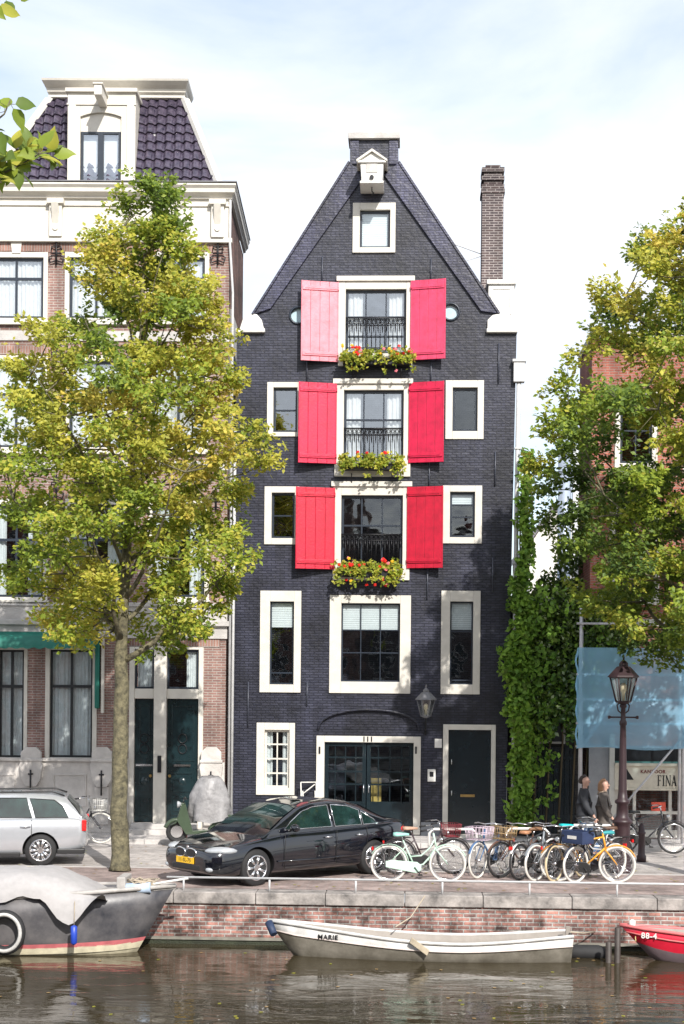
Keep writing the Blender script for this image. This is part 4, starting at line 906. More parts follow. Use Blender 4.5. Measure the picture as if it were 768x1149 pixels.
l2 = [(775,0),(765,40),(735,80),(700,135),(660,160),(600,185),(545,212),(480,205),(450,185),(400,150),(370,120),(330,140),(290,128),(270,70),(250,45),(230,0)]
r2 = [(775,0),(735,90),(690,150),(600,185),(480,205),(380,160),(290,140),(250,80),(235,0)]
sc2 = 1715/(29.6)
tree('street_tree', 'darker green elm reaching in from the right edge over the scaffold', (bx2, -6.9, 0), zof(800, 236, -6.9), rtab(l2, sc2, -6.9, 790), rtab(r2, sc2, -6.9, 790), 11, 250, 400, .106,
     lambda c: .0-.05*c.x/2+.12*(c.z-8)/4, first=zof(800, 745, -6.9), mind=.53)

# near branch of a tree on the camera's bank
t = thing('overhanging_tree', 'near leafy branch with large fresh leaves hanging into the top left corner', 'tree', (-4.4, -35.3, 0))
rng = random.Random(5); mb = MB(); lv = MB(); O = Vector((-4.4, -35.3, 0))
mb.tube([(0,0,0), (0,0,.4), (.05,.05,2.5), (.1,.1,5), (.1,.2,8)], [.34,.24,.2,.16,.06], 12)
def br(pts, r0, leaves, L=.085):
    pts = [Vector(p) for p in pts]; mb.tube(pts, [max(.0025, r0*(1-.9*i/(len(pts)-1))) for i in range(len(pts))], 6)
    for k_ in range(leaves):
        s = .25+.75*k_/leaves if leaves > 1 else 1; f = s*(len(pts)-1); i = min(int(f), len(pts)-2); p = pts[i].lerp(pts[i+1], f-i)
        d = (Vector((.55*(-1)**k_, 0, .1))+rv(rng)*.75).normalized(); n = (rv(rng)*.7+Vector((.1,-.7,.6))).normalized(); n = (n-d*n.dot(d)).normalized(); l = L*rng.uniform(.75,1.2)
        q2 = p+d*.025; mb.tube([p, q2], .0012, 4, cap=False); w = n.cross(d); mi = rng.choice((0,0,1,2)); st = [0,.18,.4,.62,.82,1]; wd = [0,.30,.36,.28,.13,0]
        vs = [q2+d*l*a2-n*l*.25*a2*a2 for a2 in st]; vl = [v+w*l*x_+n*l*.08*(x_>0) for v, x_ in zip(vs, wd)]; vr = [v-w*l*x_+n*l*.08*(x_>0) for v, x_ in zip(vs, wd)]
        allv = vs+vl+vr; fs = []
        for j in range(5): fs += [(j, j+1, 6+j+1, 6+j), (j+1, j, 12+j, 12+j+1)]
        lv.add(allv, fs, mi, True)
def nb(px, py, d): r_ = ray(px, py); return CAM+r_*d-O
br([(.1,.15,5.2), nb(-160,200,4.5), nb(-60,188,5.6)], .05, 0)
br([nb(-60,188,5.6), nb(0,178,5.8), nb(30,172,5.9), nb(62,178,6.0)], .012, 34, .080)
br([nb(-40,186,5.7), nb(0,196,5.8), nb(25,184,5.8), nb(48,170,5.8)], .008, 22, .080)
br([nb(-60,188,5.6), nb(-22,150,5.7), nb(5,128,5.7), nb(12,112,5.7)], .008, 14, .080)
br([nb(-50,190,5.7), nb(-20,200,5.6), nb(2,205,5.6)], .007, 12, .080)
br([(.1,.2,6.6), nb(-160,-20,4.8), nb(-40,-14,5.5), nb(10,-4,5.6), nb(38,-2,5.6)], .03, 16, .080)
br([nb(-40,-14,5.5), nb(-15,8,5.5), nb(3,18,5.5)], .008, 10, .080)
mb.build('trunk', MATS['bark'], t); lv.build('foliage', [LG1, LG4, LG2], t, normals=False)

# climbing plant on the corner of the black house
rng = random.Random(9); vx = at(585, 935, -.1).x; t = thing('climbing_plant', 'bright green climbing plant trailing down the right corner of the black house', 'climbing plant', (vx, -.12, .1))
mb = MB(); sm_ = MB(); path = [(592,508,5),(590,560,7),(589,610,7),(588,650,10),(585,690,14),(581,730,17),(582,770,17),(587,810,14),(588,850,14),(585,890,14),(584,925,9)]
def pl(px, py, Y): v = at(px, py, Y); return Vector((v.x-vx, v.y+.12, v.z-.1))
for (a, b_) in zip(path, path[1:]):
    n_ = int((a[2]+b_[2])*4.9)
    for _ in range(n_):
        s = rng.random(); px = a[0]+(b_[0]-a[0])*s; py = a[1]+(b_[1]-a[1])*s; w = a[2]+(b_[2]-a[2])*s
        cx = px+rng.gauss(0, w*.42)*(1+.9*noise.noise(Vector((py*.03, 2, 1))))+w*.5*noise.noise(Vector((py*.022, 7, 1)))+(rng.random() < .12)*rng.uniform(0, 38 if py > 655 else 6); cc = pl(cx, py, -.20-rng.random()*.30*(1 if py > 640 else .3))
        for _ in range(6): rleaf(mb, cc+rv(rng)*.10, rng, .15, rng.choice((0,0,0,0,1,1,2)), .35, -.8)
for off in (-6, 3, 9): sm_.tube([pl(p[0]+off*math.sin(i), p[1], -.05) for i, p in reversed(list(enumerate(path)))], .022, 6)
sm_.build('stem', mat('vine_stem', (.12,.09,.05), .8), t); mb.build('foliage', [leafmat('vine_leaf', (.25,.42,.06)), leafmat('vine_leaf_mid', (.15,.28,.045)), LG2, LG4], t, normals=False)
# stray tendrils
# ivy over the garden wall
t = thing('ivy', 'dense mass of glossy ivy hanging over the dark garden wall', 'ivy', (at(640, 935, .2).x, .2, 0)); ix = at(640, 935, .2).x
mb = MB(); sm_ = MB()
for _ in range(2300):
    px = rng.uniform(592, 712); py = rng.uniform(655, 850)
    lim = 822-max(0, (px-640))*1.2-20*noise.noise(Vector((px*.05, 1, 1))); top = 668+18*noise.noise(Vector((px*.04, 3, 1)))
    if py > lim+30*noise.noise(Vector((px*.06, py*.06, 1))) or py < top: continue
    v = at(px, py, .12); yy = -.05-.30*rng.random()-.25*max(0, noise.noise(Vector((v.x*1.4, v.z*1.4, 2)))); c = Vector((v.x-ix, yy-.1, v.z))
    for _ in range(6): rleaf(mb, c+rv(rng)*.13, rng, .12, rng.choice((2,2,1,1,0,4 if rng.random() < .8 else 1)), .3, -.8)
for i in range(7): sm_.tube([(-.9+i*.3, -.02, 0), (-.8+i*.3, -.03, 2.4), (-.95+i*.33, -.05, 5)], .025, 6)
sm_.build('stem', MATS['vine_stem'], t); mb.build('foliage', [MATS['vine_leaf'], LG2, LG3, LG4, leafmat('pale_leaf', (.45,.52,.30))], t, normals=False)
# shrub behind wall
t = thing('garden_bush', 'dark leafy bush behind the ivy wall below the white gable', 'bush', (at(630, 700, 2.2).x, 2.2, 0)); ix = at(630, 700, 2.2).x
mb = MB(); sm_ = MB()
for i in range(260):
    px = rng.uniform(588, 690); py = rng.uniform(600+max(0, 655-px)*1.2, 720); v = at(px, py, 2.2); c = Vector((v.x-ix, rng.uniform(-.9,.9), v.z))
    for _ in range(16): rleaf(mb, c+rv(rng)*.28*rng.random()**.3, rng, .15, rng.choice((2,2,2,1,1)), .5, -.5)
    if i < 14: sm_.tube([(0, 0, 0), (c.x*.4, c.y*.4, c.z*.6), c], [.08,.05,.015], 6)
sm_.build('trunk', MATS['bark'], t); mb.build('crown', [LG1, LG2, LG3], t, normals=False)

# ------------------------------------------------------------------ cars
CARGLASS = mat('tinted_car_glass', (.008,.015,.017), .03, var=.5, scale=2, spec=.9, col2=(.018,.050,.045))
LAMPG = mat('headlamp_glass', (.36,.38,.40), .08, var=.15, spec=.9); REDL = mat('red_tail_lens', (.65,.015,.015), .12, coat=.6)
TRIM = mat('black_trim', (.015,.015,.016), .5)
def car(root, st, wst, axles, wr, belt, gh, gw, paint, side_glass, ws, rs, name='body', trim=CHROME, spokes=7, rimcol=CHROME, wy=.76):
    mb = MB(); rings = []
    for (x, zb, zt_, w) in st:
        s = [(0, zb), (.8*w, zb), (.94*w, zb+.05), (.99*w, zb+.20), (w, zb+(zt_-zb)*.5), (.985*w, zb+(zt_-zb)*.74), (.95*w, zt_-.055), (.87*w, zt_-.01), (.45*w, zt_+.018), (0, zt_+.028)]
        rings.append([(x, y, z) for y, z in s]+[(x, -y, z) for y, z in reversed(s[1:-1])])
    n = len(rings[0]); vs = [v for r_ in rings for v in r_]
    fs = [(k*n+i, k*n+(i+1)%n, (k+1)*n+(i+1)%n, (k+1)*n+i) for k in range(len(rings)-1) for i in range(n)]+[tuple(range(n)), tuple((len(rings)-1)*n+i for i in range(n))]
    mb.add(vs, fs, 0, True); body = mb.build(name, [paint, TRIM], root, subd=2); bpy.context.view_layer.update(); apply_mods(body)
    for ax in axles:
        for sy_ in (-1, 1):
            cb = MB().lathe([(wr+.045, -.23), (wr+.045, .23)], (ax, sy_*(wy+.021), wr+.003), 40, 'Y'); cut(body, cb, TRIM)
    smooth(body)
    md = body.modifiers.new('es', 'EDGE_SPLIT'); md.split_angle = R(35); bpy.context.view_layer.update(); apply_mods(body)
    # cabin
    def h_at(x):
        for (a, ha), (c, hc) in zip(gh, gh[1:]):
            if a >= x >= c: return ha+(hc-ha)*(a-x)/(a-c)
        return 0
    hm = max(h for _, h in gh); xs = []
    for (a, ha), (c, hc) in zip(gh, gh[1:]): xs += [a+(c-a)*k/4 for k in range(4)]
    xs.append(gh[-1][0]); rg = []
    def yw(h): return gw[0]-(gw[0]-gw[1])*h/hm
    for x in xs:
        h = h_at(x); wt = yw(max(h, 0))
        s = [(gw[0], min(h, 0)-.10), (gw[0], min(h, 0)), ((gw[0]+wt)/2, h*.5 if h > 0 else h), (wt+.012, h*.93), (wt-.05, h), (wt*.5, h+.025), (0, h+.032)]
        rg.append([(x, y, belt+z) for y, z in s]+[(x, -y, belt+z) for y, z in reversed(s[:-1])])
    n = len(rg[0]); mb = MB(); mb.add([v for r_ in rg for v in r_], [(k*n+i, k*n+i+1, (k+1)*n+i+1, (k+1)*n+i) for k in range(len(rg)-1) for i in range(n-1)], 0, True)
    cab = mb.build('roof', paint, root)
    for sg in (-1, 1):
        for poly in side_glass:
            pts = [Vector((x, sg*(yw(h)+.010+.012*h/hm), belt+h)) for x, h in poly]; mb = MB(); mb.add(pts, [tuple(range(len(pts)))]); g_ = mb.build('side_window', CARGLASS, root)
            mb = MB(); mb.tube([p+Vector((0, sg*.004, 0)) for p in pts], .010, 5, closed=True); mb.build('window_trim', trim, g_)
    for (xa_, xb_), nm_ in ((ws, 'windscreen'), (rs, 'rear_window')):
        k_ = 6; vs = []
        for i in range(k_+1):
            x = xa_+(xb_-xa_)*i/k_; h = h_at(x); wt = yw(h)-.055
            dx = .012 if nm_ == 'windscreen' else -.012
            vs += [(x+dx, y*wt, belt+h+.012+(.026*(1-abs(y)**1.3)*min(1, h/.2))) for y in (-1, -.5, 0, .5, 1)]
        MB().add(vs, [(i*5+j, i*5+j+1, (i+1)*5+j+1, (i+1)*5+j) for i in range(k_) for j in range(4)], 0, True).build(nm_, CARGLASS, root)
    # wheels
    for ax in axles:
        for sg in (-1, 1):
            W_ = MB().lathe([(wr*.62, -.10), (wr*.93, -.11), (wr, -.08), (wr, .08), (wr*.93, .11), (wr*.62, .10)], (0,0,0), 36, 'Y').build('wheel', RUBBER, root, loc=(ax, sg*(wy+.0), wr))
            rm = MB(); rm.tube([(wr*.66*math.cos(t), sg*.105, wr*.66*math.sin(t)) for t in [2*math.pi*i/32 for i in range(32)]], .018, 6, closed=True)
            for i in range(spokes):
                a = 2*math.pi*i/spokes
                for da in (-.10, .10): rm.tube([(wr*.15*math.cos(a), sg*.095, wr*.15*math.sin(a)), (wr*.65*math.cos(a+da), sg*.10, wr*.65*math.sin(a+da))], [.022, .016], 5)
            rm.lathe([(wr*.2, sg*.07), (wr*.18, sg*.115)], (0,0,0), 16, 'Y'); rm.build('rim', rimcol, W_)
            MB().lathe([(wr*.61, sg*.03), (wr*.61, sg*.05)], (0,0,0), 24, 'Y').build('brake_disc', mat('dark_metal', (.06,.06,.065), .5, metal=.5), W_)
    return body, h_at, yw
def seam(root, pts, m=TRIM, r=.006): MB().tube(pts, r, 5).build('door_seam', m, root)
# black saloon
hd = R(180+44); f0 = gnd(285, 994); wl = Matrix.Rotation(hd, 3, 'Z') @ Vector((1.46, .78, 0))
K1 = thing('parked_car', 'glossy black saloon with yellow front plate parked askew on the quay', 'car', (f0.x-wl.x, f0.y-wl.y, 0), hd)
BP = mat('black_car_paint', (.004,.005,.009), .08, var=.1, coat=1, spec=.6)
st = [(2.42,.34,.56,.52),(2.40,.28,.63,.66),(2.30,.22,.69,.80),(2.10,.19,.74,.875),(1.80,.18,.81,.905),(1.45,.18,.86,.92),(1.0,.18,.915,.92),(.6,.18,.95,.92),(0,.18,.955,.925),(-.8,.18,.975,.925),(-1.4,.18,1.0,.92),(-1.8,.19,1.03,.91),(-2.15,.23,1.04,.87),(-2.33,.30,1.01,.80),(-2.41,.38,.92,.70)]
body, hh, yw = car(K1, st, 0, (1.46,-1.43), .335, .955, [(1.32,-.10),(1.12,.015),(.75,.22),(.35,.41),(0,.485),(-.45,.51),(-.9,.47),(-1.25,.37),(-1.6,.19),(-1.95,.04)], (.835,.62), BP,
    [[(.80,.03),(.62,.16),(.30,.335),(.02,.405),(-.36,.43),(-.36,.03)], [(-.44,.03),(-.44,.43),(-.85,.39),(-1.12,.30),(-1.12,.03)], [(-1.16,.03),(-1.16,.28),(-1.45,.12),(-1.52,.03)]], (1.06,.34), (-1.2,-1.85), spokes=7)
for x in (.86, -.40): seam(K1, [(x, .925, .30), (x, .932, .55), (x-.02, .925, .78), (x-.03, .90, .93)])
seam(K1, [(-1.18, .93, .60), (-1.22, .915, .80), (-1.20, .885, .95)]); seam(K1, [(.86, .925, .30), (-1.0, .925, .30)])
seam(K1, [(2.2, .60, .735), (1.6, .70, .852), (1.0, .735, .925)], r=.005); seam(K1, [(2.2, -.60, .735), (1.6, -.70, .852), (1.0, -.735, .925)], r=.005)
for sg in (-1, 1): MB().tube([(1.02,sg*.925,.42),(0,sg*.932,.41),(-1.0,sg*.925,.42)], .016, 6).build('side_moulding', BP, K1)
def ell(c, r_, ry=0, n=14, m_=7): 
    vs = []; mb = MB(); prof = [(math.sin(math.pi*i/m_), math.cos(math.pi*i/m_)) for i in range(m_+1)]
    for a, h in prof:
        for j in range(n): vs.append(Vector((math.cos(2*math.pi*j/n)*a*r_[0], math.sin(2*math.pi*j/n)*a*r_[1], h*r_[2])))
    M_ = Matrix.Rotation(ry, 3, 'Z'); vs = [Vector(c)+M_@v for v in vs]
    mb.add(vs, [(i*n+j, i*n+(j+1)%n, (i+1)*n+(j+1)%n, (i+1)*n+j) for i in range(m_) for j in range(n)], 0, True); return mb
for sg in (-1, 1):
    hl = ell((2.13, sg*.68, .665), (.30, .15, .075), -sg*R(38)).build('headlight', LAMPG, K1)
    ell((2.28, sg*.57, .66), (.09,.07,.05)).build('lens', CHROME, hl)
    k = MB(); k.tube([(2.425-.02*abs(math.cos(t)), sg*.165+.135*math.cos(t), .605+.085*math.sin(t)) for t in [2*math.pi*i/20 for i in range(20)]], .016, 6, closed=True); kg = k.build('kidney_grille', CHROME, K1)
    MB().add([(2.428, sg*.165+.135*math.cos(t), .605+.085*math.sin(t)) for t in [2*math.pi*i/20 for i in range(20)]], [tuple(range(20))]).build('grille_mesh', TRIM, kg)
    mr_ = ell((.68, sg*1.00, 1.02), (.075,.12,.075)).build('mirror', BP, K1); MB().tube([(.70, sg*.86, .96), (.68, sg*.95, .99)], .025, 6).build('mirror_arm', TRIM, mr_)
    for x in (-.22, -1.02): MB().tube([(x+.10, sg*.925, .80), (x, sg*.955, .805), (x-.10, sg*.925, .81)], .014, 6).build('door_handle', CHROME, K1)
    ell((-2.22, sg*.70, .84), (.16,.14,.08), sg*R(30)).build('tail_light', REDL, K1)
    ell((2.34, sg*.62, .34), (.07,.09,.05)).build('fog_light', LAMPG, K1)
MB().box(2.28, 2.425, -.42, .42, .30, .40).build('air_intake', TRIM, K1, bevel=.02)
PLATE = mat('yellow_plate', (.85,.50,.02), .4)
pl_ = MB().box(2.425, 2.44, -.26, .26, .415, .525).build('number_plate', PLATE, K1)
text_mesh('plate_text', '11-SL-75', .095, TRIM, pl_, (2.443, 0, .47), (R(90), 0, R(90)), ext=.001)
bd = MB(); bd.lathe([(.035, 2.37), (.03, 2.38)], (0, 0, .70), 14, 'X').build('badge', CHROME, K1)
# silver estate
f1 = gnd(46, 971); K2 = thing('parked_car', 'silver estate car with red tail light cut off by the left edge', 'car', (f1.x-(Matrix.Rotation(R(190), 3, 'Z') @ Vector((-1.30, .74, 0))).x, f1.y-(Matrix.Rotation(R(190), 3, 'Z') @ Vector((-1.30, .74, 0))).y, 0), R(190))
SP = mat('silver_car_paint', (.55,.57,.60), .25, metal=.55, var=.04, coat=.8)
st = [(2.26,.36,.56,.50),(2.24,.29,.62,.64),(2.12,.22,.68,.78),(1.9,.19,.74,.84),(1.4,.19,.84,.865),(.9,.19,.90,.87),(.4,.19,.93,.87),(-.5,.19,.95,.87),(-1.2,.20,.97,.87),(-1.75,.22,.98,.86),(-2.02,.27,.98,.83),(-2.16,.32,.94,.79),(-2.22,.38,.84,.73)]
body, hh, yw = car(K2, st, 0, (1.38,-1.30), .315, .93, [(1.2,-.09),(1.0,.01),(.65,.20),(.25,.40),(-.1,.475),(-.8,.50),(-1.5,.475),(-1.78,.42),(-1.97,.20),(-2.10,.02)], (.755,.57), SP,
    [[(.62,.03),(.2,.31),(-.08,.40),(-.22,.41),(-.22,.03)], [(-.29,.03),(-.29,.41),(-1.0,.41),(-1.12,.03)], [(-1.19,.03),(-1.07,.40),(-1.55,.37),(-1.72,.25),(-1.84,.03)]], (.95,.22), (-1.80,-2.06), trim=TRIM, spokes=10)
for sg in (-1, 1):
    MB().obox((-2.15, sg*.755, .80), (.045,0,0), (0,.06,0), (0,0,.11)).build('tail_light', REDL, K2, bevel=.015)
    MB().tube([(.5, sg*.56, .93+.43), (.2, sg*.55, .93+.51), (-1.5, sg*.55, .93+.53), (-1.75, sg*.55, .93+.45)], .018, 6).build('roof_rail', TRIM, K2)
    for x in (-.15, -1.0): MB().tube([(x+.10, sg*.868, .78), (x, sg*.895, .785), (x-.10, sg*.868, .79)], .014, 6).build('door_handle', SP, K2)
    MB().box(-2.17, -1.62, sg*.70, sg*.875, .24, .34).build('bumper_trim', TRIM, K2, bevel=.02)
    MB().box(-.9, .98, sg*.80, sg*.875, .19, .27).build('sill_trim', TRIM, K2, bevel=.01)
    ell((2.02, sg*.62, .63), (.18,.12,.06), -sg*R(30)).build('headlight', LAMPG, K2)
    for x in (-.25, -1.12): seam(K2, [(x+.03, sg*.872, .28), (x, sg*.876, .6), (x, sg*.862, .84), (x, sg*.83, .92)])

# ------------------------------------------------------------------ bicycles
def wheel(par, x, R_, tyre, spk=24, y=0, rim=CHROME):
    tw = MB(); tw.tube([(R_*math.cos(t), 0, R_*math.sin(t)) for t in [2*math.pi*i/36 for i in range(36)]], .022, 7, closed=True); w = tw.build('wheel', tyre, par, loc=(x, y, R_+.022))
    rm = MB(); rm.tube([((R_-.035)*math.cos(t), 0, (R_-.035)*math.sin(t)) for t in [2*math.pi*i/36 for i in range(36)]], .012, 5, closed=True)
    for i in range(spk):
        a = 2*math.pi*i/spk; s = .03*(-1)**i; rm.tube([(.03*math.cos(a+.5), s, .03*math.sin(a+.5)), ((R_-.035)*math.cos(a), 0, (R_-.035)*math.sin(a))], .0022, 3, cap=False)
    rm.lathe([(.022, -.045), (.022, .045)], (0,0,0), 10, 'Y'); rm.build('rim', rim, w); return w
def arcp(cx, cz, r_, a0, a1, n=14): return [(cx+r_*math.cos(R(a0+(a1-a0)*i/n)), 0, cz+r_*math.sin(R(a0+(a1-a0)*i/n))) for i in range(n+1)]
def bicycle(label, loc, deg, col, tyre=RUBBER, step=True, saddle=(.02,.02,.02), guard=None, basket=None, high=True, lean=0, steer=0, chaincase=None, grp='bicycles parked along the quay'):
    t = thing('bicycle', label, 'bicycle', (loc[0], loc[1], loc[2] if len(loc) > 2 else 0), R(deg), grp); t.rotation_euler[0] = R(lean)
    key = '_%d_%d_%d' % tuple(int(c*100) for c in col); paint = mat('bike_paint'+key, col, .3, var=.06, coat=.5); r_ = .325; zc = r_+.022; xr_, xf = -.54, .55
    bb = (-.06, 0, .29); st_ = (-.28, 0, .78); hd0 = (.33, 0, .66); hd1 = (.28, 0, .92)
    f = MB(); f.tube([bb, st_], .016, 8); f.tube([(hd0[0]+.01, 0, hd0[2]-.04), hd1], .019, 8)
    if step: f.tube([bb, (.10, 0, .34), (.24, 0, .50), hd0], .017, 8); f.tube([(-.14, 0, .48), (.06, 0, .50), (.22, 0, .65), (.30, 0, .80)], .015, 8)
    else: f.tube([bb, hd0], .017, 8); f.tube([(-.265, 0, .74), (.29, 0, .86)], .016, 8)
    for s in (-.05, .05): f.tube([bb, (xr_, s, zc)], .010, 6); f.tube([(-.24, 0, .66), (xr_, s, zc)], .008, 6)
    f.build('frame', paint, t)
    wheel(t, xr_, r_, tyre); 
    fk = MB(); 
    for s in (-.05, .05): fk.tube([(hd0[0]+.01, s, hd0[2]-.05), (.43, s, .50), (xf, s, zc)], [.013,.012,.009], 6)
    fk.tube([(hd0[0]+.01, -.055, hd0[2]-.05), (hd0[0]+.01, .055, hd0[2]-.05)], .016, 6)
    fk.build('fork', paint, t); wheel(t, xf, r_, tyre)
    gp = mat('guard'+('_%d' % int(guard[0]*100)), guard, .35) if guard else paint
    for cx, a0, a1 in ((xr_, -10, 150), (xf, 25, 170)):
        pts = arcp(cx, zc, r_+.045, a0, a1); g_ = MB(); vs = []
        for p in pts:
            v = Vector(p); o3 = (v-Vector((cx, 0, zc))).normalized()*.012; vs += [v-o3+Vector((0,-.028,0)), v+o3*.6, v-o3+Vector((0,.028,0))]
        g_.add(vs, [(3*i+k, 3*i+3+k, 3*i+4+k, 3*i+1+k) for i in range(len(pts)-1) for k in range(2)], 0, True); g_.build('mudguard', gp, t, normals=False)
    h = 1.02 if high else .95; hb = MB()
    hb.tube([hd1, (.26, 0, h-.02)], .013, 8); hb.tube([(.04, -.28, h-.02), (.16, -.29, h), (.25, -.16, h+.02), (.28, 0, h), (.25, .16, h+.02), (.16, .29, h), (.04, .28, h-.02)], .012, 8)
    hbo = hb.build('handlebar', CHROME, t)
    for s in (-1, 1): MB().tube([(.15, s*.29, h), (.03, s*.28, h-.022)], .018, 8).build('grip', RUBBER, hbo)
    sd = MB(); sc_ = mat('saddle_%d_%d_%d' % tuple(int(c*100) for c in saddle), saddle, .5)
    vs = []; secs = [(-.15,.02,.0),(-.14,.085,.03),(-.08,.105,.035),(.0,.07,.03),(.08,.03,.025),(.15,.02,.015)]
    for x, w, hz_ in secs: vs += [(-.32+x, -w, .87), (-.32+x, -w*.7, .895+hz_), (-.32+x, w*.7, .895+hz_), (-.32+x, w, .87)]
    sd.add(vs, [(4*i+k, 4*i+4+k, 4*i+4+(k+1)%4, 4*i+(k+1)%4) for i in range(5) for k in range(4)]+[(0,1,2,3),(20,21,22,23)], 0, True); so = sd.build('saddle', sc_, t)
    MB().tube([st_, (-.31, 0, .87)], .012, 6).build('seat_post', CHROME, so)
    cr = MB(); 
    for s in (-.06, .06): cr.tube([(-.30, s, .72), (-.80, s, .72)], .007, 5); cr.tube([(-.70, s, .72), (xr_, s, zc)], .006, 5)
    for x in (-.4, -.55, -.7, -.8): cr.tube([(x, -.06, .72), (x, .06, .72)], .006, 5)
    cr.build('carrier', TRIM, t)
    MB().box(-.86, -.83, -.035, .035, .60, .66).build('tail_light', REDL, t)
    MB().lathe([(.035,.40),(.045,.44),(.04,.455)], (0,0,.80), 12, 'X').build('headlamp', CHROME, t)
    cc = mat('case_%d' % int((chaincase or (.02,.02,.02))[0]*100), chaincase or (.02,.02,.02), .4)
    MB().prism([(-.60,.29),(-.60,.40),(-.50,.42),(-.02,.39),(.06,.33),(.06,.24),(-.02,.18),(-.5,.27)], -.075, -.05).build('chain_case', cc, t, bevel=.01)
    pd = MB(); pd.tube([(bb[0], -.09, bb[2]), (bb[0]+.10, -.10, bb[2]-.13)], .009, 6); pd.tube([(bb[0], .09, bb[2]), (bb[0]-.10, .10, bb[2]+.13)], .009, 6); pd.tube([(bb[0], -.1, bb[2]), (bb[0], .1, bb[2])], .012, 6)
    pd.box(bb[0]+.06, bb[0]+.14, -.18, -.10, bb[2]-.14, bb[2]-.12); pd.box(bb[0]-.14, bb[0]-.06, .10, .18, bb[2]+.12, bb[2]+.14); pd.build('pedals', TRIM, t)
    ks = MB(); ks.tube([(-.40, .05, .26), (-.44, .2, .02)], .009, 6); ks.build('kickstand', CHROME, t)
    if basket:
        kind, bc = basket; bm_ = mat('basket_%s' % kind, bc, .7, var=.15); mb = MB()
        x0, x1, w, z0, z1 = .36, .62, .20, .74, .98
        if kind == 'crate':
            x0, x1, w = .34, .66, .26; mb.box(x0, x1, -w, w, z0, z0+.02)
            for a in (x0, x1-.02): mb.box(a, a+.02, -w, w, z0+.02, z1)
            for a in (-w, w-.02): mb.box(x0+.02, x1-.02, a, a+.02, z0+.02, z1-.002)
            b2 = mb.build('front_crate', bm_, t, bevel=.008); MB().box(x1+.001, x1+.006, -.11, .11, z0+.09, z0+.15).build('pale_label', WHITE, b2)
            return t
        for z in (z0, (z0+z1)/2, z1):
            e = .03*(z-z0)/(z1-z0); mb.tube([(x0-e,-w-e,z),(x1+e,-w-e,z),(x1+e,w+e,z),(x0-e,w+e,z)], .008, 5, closed=True)
        for i in range(7):
            y = -w+2*w*i/6; mb.tube([(x1,y,z0),(x1+.03,y*1.15,z1)], .005, 4); mb.tube([(x0,y,z0),(x0-.03,y*1.15,z1)], .005, 4); mb.tube([(x0,y,z0),(x1,y,z0)], .005, 4)
            x = x0+(x1-x0)*i/6
            for s in (-1, 1): mb.tube([(x,s*w,z0),(x,s*(w+.03),z1)], .005, 4)
        mb.build('basket', bm_, t)
    return t
def bpos(px, py, deg, which=0):   # ground point under centre (0), front (+) or rear (-) wheel
    g = gnd(px, py, .004); return (g.x-math.cos(R(deg))*.55*which, g.y-math.sin(R(deg))*.55*which, .004)
bicycle('pale mint step through bicycle behind the black car, pale chain case', bpos(469, 990, 2), 2, (.50,.68,.56), TYREW, True, (.30,.58,.52), basket=None, chaincase=(.50,.70,.58), lean=3)
bicycle('dark bicycle with a red basket standing just behind the mint one', bpos(478, 981, 12), 12, (.05,.03,.035), RUBBER, True, (.45,.28,.20), basket=('red', (.22,.03,.04)))
bicycle('blue bicycle nosing toward the canal with a lilac front basket', bpos(536, 986, 238, 1), 238, (.06,.13,.26), TYREW, False, (.03,.03,.04), basket=('lilac', (.62,.50,.58)))
bicycle('bicycle with a tan saddle and white rear mudguard seen from behind', bpos(583, 988, 52, -1), 52, (.03,.03,.035), RUBBER, False, (.42,.20,.10), guard=(.72,.70,.68))
bicycle('grey bicycle with wide pale handlebars left of the blue crate', bpos(601, 989, 230, 1), 230, (.22,.24,.26), TYREW, True, (.02,.02,.02), high=True)
bicycle('black bicycle with cream tyres squeezed beside the blue crate', bpos(622, 990, 236, 1), 236, (.02,.02,.022), mat('tan_tyre', (.55,.45,.28), .6), False, (.03,.02,.02))
bicycle('dark bicycle carrying a navy blue front crate', bpos(646, 991, 222, 1), 222, (.025,.03,.05), TYREW, True, (.04,.30,.32), basket=('crate', (.02,.035,.09)))
bicycle('orange framed bicycle nearest the street lamp', bpos(659, 990, -6), -6, (.75,.33,.03), TYREW, False, (.02,.02,.02), lean=3)
bicycle('brown bicycle with a wicker basket between the two left racks', bpos(562, 985, 218, 1), 218, (.12,.06,.04), RUBBER, True, (.20,.10,.05), basket=('wicker', (.35,.24,.12)))
bicycle('black bicycle with turquoise saddle cover behind the orange one', bpos(652, 976, 20), 20, (.02,.02,.025), RUBBER, True, (.01,.50,.52))
bicycle('white bicycle half hidden behind the orange and turquoise ones', bpos(668, 981, 205), 205, (.55,.55,.55), RUBBER, True, (.10,.05,.03), guard=(.62,.62,.62))
g = gnd(727, 958, .1); bicycle('large dark bicycle leaning by the shop front right of the lamp', (g.x, g.y, .10), 4, (.025,.025,.03), RUBBER, False, (.02,.02,.02), grp='bicycles against the house fronts')
g = gnd(86, 946, .1); bicycle('bicycle with a pale crate left of the tree by the stone plinth', (g.x, g.y, .10), -4, (.03,.03,.03), TYREW, True, (.02,.02,.02), basket=('palecrate', (.65,.64,.60)), grp='bicycles against the house fronts')
